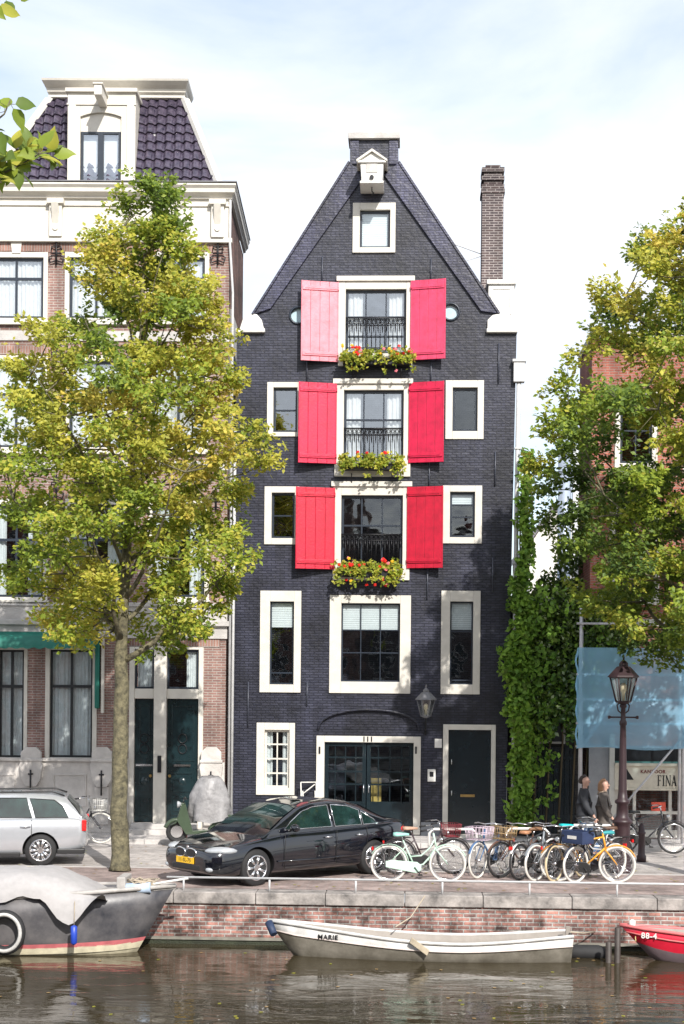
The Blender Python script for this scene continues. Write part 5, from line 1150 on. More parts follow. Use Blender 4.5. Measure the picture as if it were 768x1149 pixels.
# bike racks
def rack(label, px, py, w, deg):
    g = gnd(px, py, .004); t = tag(MB().tube([(-w/2,0,0),(-w/2,0,.70),(-w/2+.08,0,.78),(w/2-.08,0,.78),(w/2,0,.70),(w/2,0,0)], .028, 8).tube([(-w/2,0,.35),(w/2,0,.35)], .02, 6).build('bike_rack', WHITE, None), label, 'bike rack', 'white bike racks')
    t.location = (g.x, g.y, .004); t.rotation_euler[2] = R(deg); return t
rack('white hoop bike rack between the mint and the blue bicycle', 508, 974, .95, 6); rack('white hoop bike rack beside the tan saddled bicycle', 592, 973, .85, 4); rack('white hoop bike rack behind the orange bicycle', 664, 968, .9, 3)

def arcp_(z): return [(.27*math.cos(R(a)), 0, .27*math.sin(R(a))+z) for a in range(20, 161, 14)]
# scooter under cover
g = gnd(228, 946, .1); t = thing('motor_scooter', 'motor scooter under a crumpled grey cover before the black house corner', 'scooter', (g.x, g.y+.1, .10), R(190))
for x in (-.6, .6):
    w = MB().tube([(.19*math.cos(a), 0, .19*math.sin(a)) for a in [2*math.pi*i/24 for i in range(24)]], .055, 8, closed=True).build('wheel', RUBBER, t, loc=(x, 0, .245)); MB().lathe([(.13,-.03),(.13,.03)], (0,0,0), 16, 'Y').build('rim', CHROME, w)
MB().prism([(-.75,.35),(-.72,.62),(-.3,.66),(-.1,.3),(.25,.28),(.42,.9),(.5,.9),(.62,.45),(.75,.40),(.6,.5),(.4,.2),(-.4,.2)], -.16, .16).build('bodywork', mat('scooter_green', (.05,.075,.045), .3, coat=.6), t, bevel=.04)
MB().tube([(.46,0,.9),(.44,-.1,1.0),(.40,-.33,1.0)], .015, 6).tube([(.44,.1,1.0),(.40,.33,1.0)], .015, 6).build('handlebar', TRIM, t)
MB().lathe([(.03,.5),(.075,.56),(.07,.60)], (0,0,.86), 14, 'X').build('headlight', LAMPG, t); MB().tube(arcp_(-.0), .05, 8).build('mudguard', MATS['scooter_green'], t, loc=(.6, 0, .245))
mb = MB(); vs = []; nn = 28; mm = 14
for j in range(mm+1):
    v = j/mm
    for i in range(nn):
        a = 2*math.pi*i/nn; fold = 1+.16*math.sin(a*5+v*3)*v+.09*math.sin(a*11+v*9)*v+.06*noise.noise(Vector((a*2, v*6, 1))); rr = .13+.17*min(1, v*2.2)**.6*(1+.15*v); vs.append((-.14+rr*math.cos(a)*fold*1.45, rr*math.sin(a)*fold*.9, 1.50-1.02*v-.03*math.sin(a*5)*v))
mb.add(vs, [(j*nn+i, j*nn+(i+1)%nn, (j+1)*nn+(i+1)%nn, (j+1)*nn+i) for j in range(mm) for i in range(nn)]+[tuple(range(nn))], 0, True); mb.build('cover', mat('grey_cover', (.25,.245,.25), .45, var=.3, bump=1, bscale=8), t, normals=False)

# bollards
def bollard(px, py, m, label, h=.85, r=.07):
    g = gnd(px, py, .0); z0 = .10 if g.y > -1.75 else 0
    t = MB().lathe([(r*1.35,0),(r*1.35,.12),(r,.16),(r*.92,h*.72),(r*1.15,h*.74),(r*1.15,h*.78),(r*.85,h*.8),(r*.8,h*.93),(r*.4,h),(.01,h+.01)], (0,0,0), 16).build('bollard', m, None); t.location = (g.x, g.y, z0)
    return tag(t, label, 'bollard', 'street bollards')
MAROON = mat('maroon_iron', (.032,.015,.018), .45, var=.15)
bollard(720, 967, MAROON, 'slim maroon iron bollard right of the street lamp', .80, .075); bollard(207, 948, mat('faded_red', (.45,.14,.13), .6), 'short faded red bollard beside the covered scooter', .66, .07)
# white folding chair
g = at(348, 935, -.35); t = thing('folding_chair', 'white folded chair leaning on the black wall left of the glazed doors', 'chair', (g.x, -.35, .10), R(20))
mb = MB()
for s in (-.19, .19): mb.tube([(s, 0, 0), (s, .16, 1.25)], .016, 6); mb.tube([(s*.8, -.10, 0), (s*.8, .12, 1.05)], .016, 6)
mb.tube([(-.19, .16, 1.25), (.19, .16, 1.25)], .016, 6); mb.tube([(-.15, -.1, .1), (.15, -.1, .1)], .014, 6); mb.tube([(-.19,.12,.95),(.15,.14,1.2)], .014, 6); mb.build('frame', WHITE, t)
MB().obox((0, .02, .62), (.17,0,0), (0,.012,.0), (0,.03,.2)).build('seat', WHITE, t)

# ------------------------------------------------------------------ street lamp
g = gnd(698, 979); t = thing('street_lamp', 'old maroon cast iron street lamp with hexagonal lantern beside the bicycles', 'street lamp', (g.x, g.y, 0))
MB().lathe([(.24,0),(.24,.05),(.19,.10),(.185,.14),(.17,.2),(.155,.9),(.16,.95),(.20,.99),(.20,1.03),(.15,1.06),(.12,1.12),(.115,1.35),(.15,1.38),(.15,1.42),(.10,1.46),(.085,1.6),(.07,2.4),(.058,2.9),(.075,2.93),(.075,2.98),(.05,3.02),(.045,3.25),(.07,3.28),(.07,3.31),(.04,3.34)], n=20).build('post', MAROON, t)
MB().tube([(-.26,0,3.07),(.26,0,3.07)], .018, 6).lathe([(.03,-.30),(.035,-.27),(.02,-.24)], (0,0,3.07), 8, 'X').lathe([(.02,.24),(.035,.27),(.03,.30)], (0,0,3.07), 8, 'X').build('ladder_bar', MAROON, t)
mb = MB()
for s in (-1, 1): mb.tube([(0, 0, 3.12), (s*.10, 0, 3.20), (s*.12, 0, 3.30), (s*.07, 0, 3.37)], .016, 6)
mb.build('scroll', MAROON, t)
lantern_head(t, 3.31, 1.10, MAROON, LGLASS)

# ------------------------------------------------------------------ people
SKIN = mat('skin', (.55,.33,.25), .5, var=.06)
def skinmesh(name, verts, edges, rad, m, parent, subd=2, root=0):
    me = bpy.data.meshes.new(name); me.from_pydata(verts, edges, []); o = bpy.data.objects.new(name, me); C.objects.link(o)
    s = o.modifiers.new('skin', 'SKIN'); s.use_smooth_shade = True
    for i, r_ in enumerate(rad): me.skin_vertices[0].data[i].radius = (r_, r_*.85) if not isinstance(r_, tuple) else r_; me.skin_vertices[0].data[i].use_root = (i == root)
    d = o.modifiers.new('s', 'SUBSURF'); d.levels = subd; d.render_levels = subd; bpy.context.view_layer.update(); apply_mods(o); o.data.materials.clear(); o.data.materials.append(m); smooth(o); o.parent = parent; return o
def person(label, px, py, deg, Ht, coat, trous, hair, long_coat, longhair, seed):
    g = gnd(px, py, 0); t = thing('person', label, 'person', (g.x, g.y, 0), R(deg)); k = Ht/1.75
    # facing +x, y left. mid-stride
    V = []; E = []; Rr = []
    def v(x, y, z, r_, p=None):
        V.append((x*k, y*k, z*k)); Rr.append(tuple(c*k for c in r_) if isinstance(r_, tuple) else r_*k); i = len(V)-1
        if p is not None: E.append((p, i))
        return i
    pel = v(0,0,.95,(.12,.15)); sp = v(.01,0,1.12,(.10,.14),pel); ch = v(.0,0,1.32,(.11,.17),sp); nk = v(.01,0,1.47,.055,ch); n2 = v(.02,0,1.53,.055,nk); hd1_ = v(.03,0,1.595,(.100,.080),n2); hd2_ = v(.02,0,1.675,(.118,.098),hd1_); v(.01,0,1.735,(.075,.06),hd2_)
    legs = {}
    for s, kx, fx in ((1, .16, .30), (-1, .02, -.22)):
        hp = v(.0, s*.10, .88, .085, pel); kn = v(kx, s*.10, .50, .055, hp); an = v(fx, s*.10, .09 if fx > 0 else .13, .038, kn); ft = v(fx+.14, s*.11, .035 if fx > 0 else .04, .032, an); legs[s] = (kx, fx)
    for s, ex, hx in ((1, -.12, .02), (-1, .06, .22)):
        sh = v(.0, s*.19, 1.40, .06, ch); el = v(ex, s*.24, 1.13, .042, sh); wr_ = v(hx, s*.22, .93, .028, el); pm = v(hx+.03, s*.215, .86, (.018,.036), wr_)
        for f in range(4):
            f1_ = v(hx+.055-.018*f, s*.215+.0*f, .81-.002*f, .009, pm); v(hx+.062-.020*f, s*.205, .765+.008*abs(f-1.5), .008, f1_)
        th = v(hx+.075, s*.20, .86, .010, pm); v(hx+.085, s*.195, .825, .009, th)
    bo_ = skinmesh('body', V, E, Rr, SKIN, t, 1); bm = bmesh.new(); bm.from_mesh(bo_.data)
    for c_, r_ in (((.108,0,1.622),(.022,.013,.020)), ((.098,0,1.650),(.012,.011,.03)), ((.01,.082,1.635),(.022,.012,.032)), ((.01,-.082,1.635),(.022,.012,.032)), ((.075,0,1.565),(.03,.03,.025))):
        e_ = ell(tuple(q_*k for q_ in c_), tuple(q_*k for q_ in r_)); me_ = bpy.data.meshes.new('tmp'); me_.from_pydata(e_.v, [], e_.f); bm.from_mesh(me_); bpy.data.meshes.remove(me_)
    bm.to_mesh(bo_.data); bm.free(); smooth(bo_)
    def garment(name, pts, edges, rad, m, sub=2): return skinmesh(name, [(x*k, y*k, z*k) for x, y, z in pts], edges, [tuple(c*k for c in r_) if isinstance(r_, tuple) else r_*k for r_ in rad], m, t, sub)
    cm = mat('coat_%d' % seed, coat, .7, var=.2, bump=.4, bscale=14)
    zb = .68 if long_coat else .86
    garment('coat', [(0,0,1.0),(0,0,1.18),(0,0,1.36),(.0,0,1.49),(0,0,zb+.08),
        (.0,.19,1.41),(-.12,.25,1.13),(.01,.23,.94),(.0,-.19,1.41),(.06,-.25,1.13),(.20,-.23,.94),(0,0,zb-.10)],
        [(0,1),(1,2),(2,3),(0,4),(2,5),(5,6),(6,7),(2,8),(8,9),(9,10),(4,11)],
        [(.165,.205),(.15,.185),(.155,.205),(.095,.095),(.18,.215),.095,.072,.055,.095,.072,.055,(.185,.22)], cm)
    tm = mat('trousers_%d' % seed, trous, .8, var=.15)
    (k1, f1_), (k2, f2_) = legs[1], legs[-1]
    garment('trousers', [(0,0,.93),(0,.10,.86),(k1,.10,.50),(f1_,.10,.14),(0,-.10,.86),(k2,-.10,.50),(f2_,-.10,.17)], [(0,1),(1,2),(2,3),(0,4),(4,5),(5,6)], [(.10,.13),.092,.07,.055,.092,.07,.055], tm)
    for s, fx in ((1, f1_), (-1, f2_)): ell((fx*k+.07*k, s*.105*k, .05), (.14*k,.05*k,.05)).build('shoe', TRIM, t)
    hm = mat('hair_%d' % seed, hair, .6, var=.3, scale=30)
    hp = [(-.005,0,1.69),(-.01,0,1.745),(-.055,0,1.65),(-.055,0,1.57)]; hr = [(.115,.105),(.090,.085),(.085,.095),(.055,.075)]
    if longhair: hp.append((-.07,0,1.46)); hr.append((.06,.09)); 
    garment('hair', hp, [(i, i+1) for i in range(len(hp)-1)], hr, hm, 2)
    for s in (-1, 1): ell((.103*k, s*.033*k, 1.655*k), (.006,.010,.006)).build('eye', IRON, t)
    ell((.100*k, 0, 1.58*k), (.006,.022,.006)).build('mouth', mat('lips', (.45,.12,.10), .5), t)
    if long_coat: MB().tube([(.07*k*math.cos(a)+.0-.03*k, .11*k*math.sin(a), 1.46*k+.02*math.cos(a)) for a in [2*math.pi*i/16 for i in range(16)]], .042*k, 8, closed=True).build('fur_collar', mat('fur', (.40,.30,.22), .95, var=.3, scale=40, bump=.6), t)
    return t
person('man in a dark grey jacket and jeans walking right, nearer the ivy wall', 655, 965, -10, 1.79, (.022,.024,.030), (.05,.10,.20), (.035,.022,.018), False, False, 1)
person('woman in a long grey brown coat with fur collar walking right by the lamp', 677, 965, -14, 1.71, (.095,.08,.07), (.10,.17,.30), (.36,.20,.11), True, True, 2)

# ------------------------------------------------------------------ boats
def hull(name, root, st, mats, inner=.05, split=2, floor=True):
    """st: (x, halfbeam, sheer_z, keel_z, rake)  ring from keel to sheer"""
    mb = MB(); rings = []; prof = [(0,0),(.45,.06),(.78,.22),(.92,.48),(.97,.72),(1,1)]
    def ringof(x, hb, zs, zk, rk, off=0):
        hb = max(.012, hb-off); out = []
        for a, h in prof: out.append((x+rk*h, hb*a, zk+off+(zs-zk-off)*h))
        return [(p[0], -p[1], p[2]) for p in reversed(out[1:])]+out
    R_ = [ringof(*s) for s in st]; n = len(R_[0]); vs = [v for r_ in R_ for v in r_]; b0 = 0
    half = len(prof)-1
    for k in range(len(R_)-1):
        for i in range(n-1):
            lev = abs(i+.5-half)  # distance from keel
            mi = 0 if lev < split else 1
            pass
    def addr(off, flip):
        rr = [ringof(*s, off) for s in st]; v = [p for r_ in rr for p in r_]; base = len(mb.v); mb.v += v
        for k in range(len(rr)-1):
            for i in range(n-1):
                lev = abs(i+.5-half); mb.f.append([base+k*n+i, base+k*n+i+1, base+(k+1)*n+i+1, base+(k+1)*n+i]); mb.m.append((0 if lev < split else 1) if off == 0 else 2); mb.sm.append(True)
        return base, len(rr)
    bo, K_ = addr(0, 0)
    bi, _ = addr(inner, 1)
    for k in range(K_-1):
        for i in (0, n-1):
            mb.f.append([bo+k*n+i, bo+(k+1)*n+i, bi+(k+1)*n+i, bi+k*n+i]); mb.m.append(1); mb.sm.append(False)
    for k in (0, K_-1):
        mb.f.append([bo+k*n+i for i in range(n)]); mb.m.append(1); mb.sm.append(False)
        mb.f.append([bi+k*n+i for i in range(n)]); mb.m.append(2); mb.sm.append(False)
    return mb.build(name, mats, root)
def on_hull(st, x, z):
    prof = [(0,0),(.45,.06),(.78,.22),(.92,.48),(.97,.72),(1,1)]
    def y_(xx):
        for p, q2 in zip(st, st[1:]):
            xa_, xb_ = p[0]+p[4]*.8, q2[0]+q2[4]*.8
            if xa_ <= xx <= xb_ or q2 is st[-1]:
                f = (xx-xa_)/(xb_-xa_); hb = p[1]+(q2[1]-p[1])*f; h = (z-p[3])/(p[2]+(q2[2]-p[2])*f-p[3])
                for (a, ha), (c, hc) in zip(prof, prof[1:]):
                    if ha <= h <= hc: return hb*(a+(c-a)*(h-ha)/(hc-ha))
                return hb
    y0 = y_(x); y1 = y_(x+.1); y2 = y_(x-.1); return -max(y0, (y1+y2)/2)-.028, math.atan2(-(y1-y2), .2)
def gunwale(name, root, st, m, r=.03):
    for s in (-1, 1): MB().tube([(x+rk, s*max(hb, .01), zs+.005) for x, hb, zs, zk, rk in st], r, 6).build(name, m, root)
# long white boat
yb = -10.85; xa, xb2 = at(304, 1078, yb-.55).x, at(641, 1078, yb-.4).x; Lb = xb2-xa; cx = (xa+xb2)/2
b_ = thing('rowing_boat', 'long narrow off-white boat with the name on its bow moored at the quay', 'boat', (cx, yb, WZ))
def zb_(py, px=450, y=yb-.6): return at(px, py, y).z-WZ
st = []
for i in range(19):
    s = i/18; x = -Lb/2+.35+(Lb-.35)*s; hb = .50*min(1, (math.sin(min(s*1.75, 1)*math.pi/2)))**.8 if s < .57 else .50-.18*((s-.57)/.43)**1.8
    py = 1033+27*math.sin(min(s/.62, 1)*math.pi/2)-9*max(0, (s-.62)/.38)**1.5; zs = at(304+337*s, py, yb-hb).z-WZ
    st.append((x, max(.02, hb*(1 if s > 0 else 0)), zs, -.18 if s > .06 else -.02-.16*(s/.06), -.45*(1-s)**6 if s < .5 else 0))
st[-1] = (*st[-1][:4], .05)
HB = mat('hull_bottom_brown', (.13,.115,.085), .6, var=.4, scale=3, col2=(.22,.20,.165)); HW = mat('hull_offwhite', (.52,.51,.49), .5, var=.25, scale=4); HI = mat('hull_inside', (.28,.25,.22), .7)
hull('hull', b_, st, [HB, HW, HI], split=3.6); gunwale('gunwale', b_, st, HW, .032)
MB().tube([(x+rk*.75, -hb*.985-.01, zk+(zs-zk)*.74) for x, hb, zs, zk, rk in st], .014, 5).build('rubbing_strake', mat('pale_red_line', (.60,.52,.48), .5), b_)
for s in (.3, .5, .72):
    i = int(s*18); MB().box(st[i][0]-.12, st[i][0]+.12, -st[i][1]+.07, st[i][1]-.07, st[i][2]-.16, st[i][2]-.12).build('thwart', HI, b_)
tx = at(367, 1051, yb-.6); i = 3
zt_ = st[4][2]-.078; yy_, an_ = on_hull(st, tx.x-cx, zt_); text_mesh('boat_name', 'MARIE', .115, IRON, b_, (tx.x-cx, yy_, zt_), (R(87), 0, an_), bold=.001)
c1 = at(309, 1043, yb-.2); t_ = MB().tube([(c1.x-cx-.12, -.06, st[0][2]-.02), (c1.x-cx-.02, -.20, st[0][2]-.20)], [.07,.06], 10).build('bow_fender', mat('navy_rubber', (.02,.035,.08), .6), b_)
p0, p1 = at(461, 1058, yb-.85), at(481, 1073, yb-.85); MB().obox(((p0.x+p1.x)/2-cx, -.55, (p0.z+p1.z)/2-WZ), ((p1.x-p0.x)/2, 0, (p1.z-p0.z)/2), (0,.02,0), (.02,0,.045)).build('rudder_board', mat('weathered_wood', (.40,.34,.25), .8, var=.3), b_, bevel=.008)
MB().box(Lb/2-.05, Lb/2+.02, -.04, .04, -.1, st[-1][2]+.12).build('rudder', HI, b_)
# mooring line
p = at(642, 1048, yb-.3); w0 = at(668, 1046, QY-.1)
tag(MB().tube([(p.x, yb-.1, p.z), ((p.x+w0.x)/2, (yb+QY)/2-.1, p.z-.10), (w0.x, QY-.06, w0.z)], .014, 5).build('mooring_rope', mat('rope', (.40,.34,.26), .9), None), 'slack mooring rope from the white boat stern to the quay wall', 'rope')
# big steel boat
yb = -10.75; xr_ = at(197, 994, yb).x; xw_ = at(150, 1071, yb-.2).x
b_ = thing('motor_boat', 'dark steel boat with a red stripe under a pale canvas cover at the left', 'boat', (xr_-3.5, yb, WZ)); st = []
for i in range(20):
    s = i/19; x = -3.4+6.9*s-(.0); x = min(x, xw_-(xr_-3.5)) if False else x
    hb = .78 if s < .55 else max(.02, .78*(1-((s-.55)/.45)**2.1)); zs = at(-200+397*s, 1011-17*max(0, (s-.35)/.65)**1.6, yb-hb*.9).z-WZ
    rk = -(0) ; sx = x-(xr_-xw_)*(s**6)*1.0; st.append((sx, hb, zs, -.25 if s < .9 else -.25+.2*(s-.9)/.1, (xr_-xw_)*(s**6)))
SH1 = mat('dull_navy_steel', (.045,.048,.062), .38, var=.35, scale=1.6, col2=(.17,.16,.16), bump=.15, bscale=6); 
hull('hull', b_, st, [mat('hull_waterline', (.46,.42,.30), .6, var=.25), SH1, SH1], split=1.6, inner=.04)
def band(name, m, lo, hi, out=.022):
    mb = MB(); vs = []
    prof = [(0,0),(.45,.06),(.78,.22),(.92,.48),(.97,.72),(1,1)]
    def yy(h):
        for (a, ha), (c, hc) in zip(prof, prof[1:]):
            if ha <= h <= hc: return a+(c-a)*(h-ha)/(hc-ha)
    for x, hb, zs, zk, rk in st:
        s = (x+rk+3.4)/6.9
        za, zb2 = lo+.08*s**3, hi+.10*s**3
        for q_ in range(5):
            z = za+(zb2-za)*q_/4; h = (z-zk)/(zs-zk); vs.append((x+rk*h, -hb*yy(h)-out, z))
    mb.add(vs, [(5*i+q_,5*i+5+q_,5*i+6+q_,5*i+1+q_) for i in range(len(st)-1) for q_ in range(4)], 0, True); mb.build(name, m, b_, normals=False)
band('red_stripe', mat('faded_red_stripe', (.48,.13,.14), .5, var=.2), .10, .165); band('cream_stripe', mat('cream_stripe', (.55,.50,.36), .6, var=.2), .0, .10)
gunwale('gunwale', b_, st, mat('pale_deck', (.36,.34,.32), .6, var=.25), .04)
mb = MB(); vs = []
for x, hb, zs, zk, rk in st: vs += [(x+rk, -hb, zs-.05), (x+rk, 0, zs), (x+rk, hb, zs-.05)]
mb.add(vs, [(3*i+k, 3*i+3+k, 3*i+4+k, 3*i+1+k) for i in range(len(st)-1) for k in range(2)]); mb.build('deck', MATS['pale_deck'], b_, normals=False)
# tarp
ex = at(118, 1000, yb-.7).x-(xr_-3.5); mb = MB(); vs = []; nx, ny = 60, 22
for i in range(nx+1):
    u = i/nx; x = -3.3+(ex+3.3)*u
    for j in range(ny+1):
        v = j/ny*2-1; hh_ = 1.42-.12*u-.10*max(0, (u-.8)/.2)**2*3; drop = abs(v)**3; wd = .83
        fl = .05*noise.noise(Vector((x*2.6, v*2, 1)))+.03*noise.noise(Vector((x*6, v*5, 2)))
        z = 1.44-.05*u-.50*max(0, (u-.80)/.20)**1.5; base = st[min(19, int((x+3.4)/6.9*19))][2]
        edge = base-.02-(.42*math.exp(-((u-.90)/.055)**2)*(1 if v < 0 else .2))-(.04*math.sin(u*30))
        zz = z+(edge-z)*drop+fl*(.5+abs(v)); yy_ = wd*math.sin(v*math.pi/2*.98)*(.9+.1*abs(v)); vs.append((x, yy_+fl*.6, zz))
mb.add(vs, [(i*(ny+1)+j, i*(ny+1)+j+1, (i+1)*(ny+1)+j+1, (i+1)*(ny+1)+j) for i in range(nx) for j in range(ny)], 0, True); mb.build('canvas_cover', mat('pale_canvas', (.37,.355,.35), .75, var=.10, bump=.5, bscale=6), b_, normals=False)
px_ = at(83, 1050, yb-.85); z_ = at(83, 1050, yb-.85).z-WZ
f_ = MB().lathe([(.02, .17), (.055,.15), (.055,-.12), (.02,-.15)], (px_.x-(xr_-3.5), -.84, z_), 12).build('blue_fender', mat('blue_fender', (.02,.06,.42), .4), b_); MB().tube([(px_.x-(xr_-3.5), -.84, z_+.16), (px_.x-(xr_-3.5), -.80, .95)], .008, 4).build('fender_line', MATS['rope'], f_)
c = at(6, 1046, yb-.85); ty = MB().tube([(c.x-(xr_-3.5)+.27*math.cos(a), -.87, c.z-WZ+.30*math.sin(a)) for a in [2*math.pi*i/32 for i in range(32)]], .075, 10, closed=True).build('tyre_fender', RUBBER, b_)
MB().tube([(c.x-(xr_-3.5)+.27*math.cos(a), -.93, c.z-WZ+.30*math.sin(a)) for a in [2*math.pi*i/32 for i in range(32)]], .033, 8, closed=True).build('white_wall', mat('grubby_white', (.45,.44,.42), .6, var=.3), ty)
mb = MB(); dx = xr_-3.5
a1, a2 = at(140, 1000, yb), at(212, 985, yb-.1); mb.tube([(a1.x-dx, -.1, a1.z-WZ+.05), (a2.x-dx, -.15, a2.z-WZ)], .022, 6); mb.build('boat_hook', WHITE, b_)
mb = MB(); rng = random.Random(4); ptsr = []
for i in range(60): ptsr.append((2.95+.22*math.cos(i*.9)*(.5+.9*rng.random()), -.05+.16*math.sin(i*.9)*(.5+.9*rng.random()), st[17][2]+.04+.12*rng.random()))
mb.tube(ptsr, .013, 5); mb.build('coiled_rope', MATS['rope'], b_)
a1 = at(155, 994, yb); mb = MB(); mb.tube([(a1.x-dx-.2, -.2, a1.z-WZ-.02), (a1.x-dx+.25, -.2, a1.z-WZ+.0)], .09, 10); mb.build('rolled_mat', mat('pale_blue_mat', (.42,.52,.66), .7, var=.2), b_)
MB().box(2.55, 2.7, -.3, .3, st[16][2], st[16][2]+.22).build('bollard_post', MATS['pale_deck'], b_, bevel=.02)
# red boat
yb = -10.75; xa = at(696, 1045, yb).x; b_ = thing('rowing_boat', 'red boat with white registration digits entering from the right edge', 'boat', (xa+2.2, yb, WZ)); st = []
for i in range(17):
    s = i/16; x = -2.2+.5+3.9*s; hb = .62*min(1, math.sin(min(s*1.6, 1)*math.pi/2))**.75 if s < .7 else .62-.15*(s-.7)/.3
    zs = at(696, 1041+14*min(1, s*2.2)**.8, yb-.3).z-WZ; st.append((x, max(.02, hb if s else 0), zs, -.15 if s > .1 else .05-.2*s/.1, -.5*(1-s)**5))
HR = mat('red_hull', (.58,.015,.04), .3, var=.12, coat=.3); hull('hull', b_, st, [mat('grey_hull_bottom', (.15,.11,.12), .6), HR, HI], split=2.6); gunwale('gunwale', b_, st, mat('pink_gunwale', (.62,.16,.16), .4), .03)
MB().tube([(x+rk*.8, -hb*.985-.012, zk+(zs-zk)*.80) for x, hb, zs, zk, rk in st], .016, 5).build('rubbing_strake', MATS['pink_gunwale'], b_)
tx = at(733, 1055, yb-.6); text_mesh('registration', '88-4', .13, WHITE, b_, (tx.x-xa-2.2, on_hull(st, tx.x-xa-2.2, tx.z-WZ)[0]-.01, tx.z-WZ), (R(85), 0, on_hull(st, tx.x-xa-2.2, tx.z-WZ)[1]), bold=.003)
text_mesh('registration_mark', 'O', .12, mat('yellow_mark', (.6,.5,.2), .5), b_, (tx.x-xa-2.2-.28, on_hull(st, tx.x-xa-2.48, tx.z-WZ)[0]-.01, tx.z-WZ+.01), (R(85), 0, on_hull(st, tx.x-xa-2.48, tx.z-WZ)[1]), bold=.003)
g = at(699, 1034, -10.4); tag(MB().lathe([(.055,0),(.055,.16),(.02,.19)], (0,0,0), 12).build('bow_post', WHITE, b_, loc=(-2.0, 0, st[1][2]-.05)))
# floating fender and mooring posts
g = gnd(658, 1074, WZ); t = thing('floating_fender', 'black inflatable fender floating behind the white boat stern', 'fender', (g.x, g.y, WZ))
MB().lathe([(.03,-.36),(.10,-.30),(.13,-.2),(.13,.2),(.10,.30),(.03,.36)], (0,0,.08), 16, 'X').build('fender_body', RUBBER, t); MB().lathe([(.02,.36),(.035,.38),(.03,.42)], (0,0,.08), 8, 'X').build('eye_end', MATS['navy_rubber'], t)
for px, top, lb in ((693, 1040, 'dark mooring post at the red boat bow'), (683, 1056, 'shorter dark mooring post left of the red boat bow')):
    g = gnd(px, 1080, WZ); h = at(px, top, g.y).z-WZ; t = MB().lathe([(.055,-2),(.05,h-.02),(.02,h)], (0,0,0), 10).build('mooring_post', mat('wet_wood', (.045,.035,.03), .6, var=.3), None); t.location = (g.x, g.y, WZ); tag(t, lb, 'post', 'mooring posts')
# mooring ropes on wall
w = at(477, 1020, QY-.08); tag(MB().tube([(w.x, QY-.08, .0), (w.x-.25, QY-.3, -.35), (w.x-.5, QY-.9, -.42)], .012, 5).build('mooring_rope', MATS['rope'], None), 'thin rope hanging from the quay coping to the white boat', 'rope')
# fallen leaves & water weeds
rng = random.Random(21); mb = MB()
for _ in range(420):
    x = rng.uniform(-14, 14); y = rng.choice((rng.uniform(QY+.5, -6.5), rng.uniform(-6.4, -1.9))) ; mb.leaf(Vector((x, y, .012)), Vector((0,0,1)), Vector((math.cos(x*9), math.sin(x*9), 0)), .09, .06, rng.choice((0,1,1)), .1)
tag(mb.build('fallen_leaves', [LG4, mat('dry_leaf', (.30,.19,.07), .8)], None, normals=False), 'scattered dry leaves on the quay paving', 'leaves', kind='stuff')
mb = MB()
for _ in range(160):
    x = rng.uniform(-9, 9); y = rng.uniform(-20, -10.4); mb.leaf(Vector((x, y, WZ+.006)), Vector((0,0,1)), Vector((math.cos(x*9), math.sin(x*9), 0)), .08, .06, rng.choice((0,1,1)), .02)
tag(mb.build('floating_leaves', [LG4, MATS['dry_leaf']], None, normals=False), 'small leaves drifting on the canal water', 'leaves', kind='stuff')

# ------------------------------------------------------------------ unseen houses added behind the camera to give the windows reflections
def opp(x0, w, h, m, gable, lab):
    t = thing('added_reflection_house', lab, 'house', (x0+w/2, -52, 0), R(180), 'unseen houses added on the near bank for window reflections'); hs = []; ww = []
    nf = int((h-1)/3.1)
    for f in range(nf):
        for c in (-.3, 0, .3): ww.append((c*w-.5, c*w+.5, 1.0+f*3.1, 2.9+f*3.1))
    out = [(-w/2, 0), (w/2, 0), (w/2, h)]+({'step': [(w/4, h), (w/4, h+1.5), (-w/4, h+1.5), (-w/4, h)], 'tri': [(.4, h+3.2), (-.4, h+3.2)], 'flat': []}[gable])+[(-w/2, h)]
    MB().wall(out, [[(a, c), (b_, c), (b_, d), (a, d)] for a, b_, c, d in ww], 0, .2, back=9).build('wall', m, t)
    for a, b_, c, d in ww:
        f_ = MB().frame(a+.002, b_-.002, c+.002, d-.002, .09, -.03, .12).box(a+.09, b_-.09, .02, .08, (c+d)/2-.03, (c+d)/2+.03).build('window', WHITE, t)
        MB().add([(a+.05,.10,c+.05),(b_-.05,.10,c+.05),(b_-.05,.10,d-.05),(a+.05,.10,d-.05)], [(0,1,2,3)]).build('pane', mat('dim_glass', (.07,.08,.09), .15), f_)
    MB().box(-w/2, w/2, -.15, .05, h-.25, h-.03).build('cornice', CREAM, t)
for a in ((-30,8,13,BROWNBRICK,'flat','added unseen broad brown brick house on the near bank with a flat cornice'), (-22,6,14,REDBRICK,'tri','added unseen red brick house on the near bank with a pointed gable'), (-16,7,12,SIDEBRICK,'step','added unseen dark brick house on the near bank with a raised square gable'),
          (-9,6,14.5,BROWNBRICK,'tri','added unseen slim brown house on the near bank with a pointed gable'), (-3,7,12.5,CHIMBRICK,'flat','added unseen low dark grey house on the near bank with a flat cornice'), (4,6,14,REDBRICK,'step','added unseen red house on the near bank with a raised square gable'),
          (10,7,13,BROWNBRICK,'flat','added unseen plain brown house on the near bank right of the red one'), (17,8,12,SIDEBRICK,'tri','added unseen wide dark house on the near bank with a pointed gable')): opp(*a)

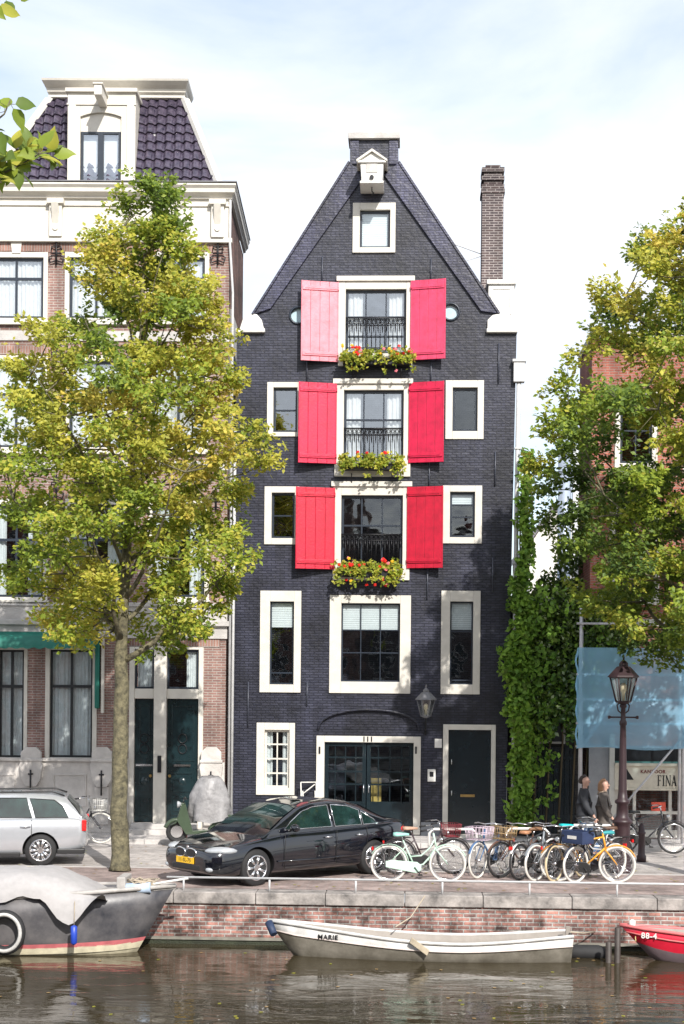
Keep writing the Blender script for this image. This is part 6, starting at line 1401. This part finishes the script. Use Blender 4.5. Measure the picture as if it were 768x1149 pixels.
# ------------------------------------------------------------------ world, sun, camera
SUNV = Vector((.30, -.80, .60)).normalized(); EL = math.asin(SUNV.z); AZ = math.atan2(SUNV.x, SUNV.y)
w = bpy.data.worlds.new('World'); SC.world = w; w.use_nodes = True; nt = w.node_tree; N = nt.nodes.new; L = nt.links.new; bg = nt.nodes['Background']
sky = N('ShaderNodeTexSky'); sky.sky_type = 'NISHITA'; sky.sun_disc = False; sky.sun_elevation = EL; sky.sun_rotation = AZ; sky.air_density = 1.0; sky.dust_density = 1.6; sky.ozone_density = 1.2
tc = N('ShaderNodeTexCoord'); mp = N('ShaderNodeMapping'); mp.inputs['Scale'].default_value = (1.0, 1.0, 3.2); mp.inputs['Location'].default_value = (.35, .0, .25); L(tc.outputs['Generated'], mp.inputs[0])
nz = N('ShaderNodeTexNoise'); nz.inputs['Scale'].default_value = 2.6; nz.inputs['Detail'].default_value = 9; nz.inputs['Roughness'].default_value = .52; nz.inputs['Distortion'].default_value = .35; L(mp.outputs[0], nz.inputs['Vector'])
rp = N('ShaderNodeValToRGB'); rp.color_ramp.elements[0].position = .38; rp.color_ramp.elements[1].position = .60; rp.color_ramp.elements[0].color = (.36,.36,.36,1); rp.color_ramp.elements[1].color = (1,1,1,1); L(nz.outputs['Fac'], rp.inputs['Fac'])
mx = N('ShaderNodeMix'); mx.data_type = 'RGBA'; mx.inputs['B'].default_value = (4.9, 5.1, 5.45, 1); L(rp.outputs['Color'], mx.inputs['Factor']); L(sky.outputs[0], mx.inputs['A']); L(mx.outputs['Result'], bg.inputs['Color']); bg.inputs['Strength'].default_value = .12
sl = bpy.data.lights.new('sun', 'SUN'); sl.energy = 3.05; sl.angle = R(.53); sl.color = (1, .955, .89); so = bpy.data.objects.new('sun', sl); C.objects.link(so)
so.rotation_euler = (-SUNV).to_track_quat('-Z', 'Y').to_euler(); so.location = (20, -20, 30)
cd = bpy.data.cameras.new('camera'); cam = bpy.data.objects.new('camera', cd); C.objects.link(cam)
cd.sensor_fit = 'AUTO'; cd.sensor_width = 36; cd.lens = FPX/1149*36; cd.shift_y = (HOR-574.5)/1149; cd.clip_end = 3000; cd.clip_start = .1
M_ = Matrix((RTR, UPR, -FW)).transposed().to_4x4(); M_.translation = CAM; cam.matrix_world = M_
SC.camera = cam
SC.view_settings.view_transform = 'Standard'; SC.view_settings.look = 'None'; SC.view_settings.gamma = 1; SC.view_settings.exposure = .94
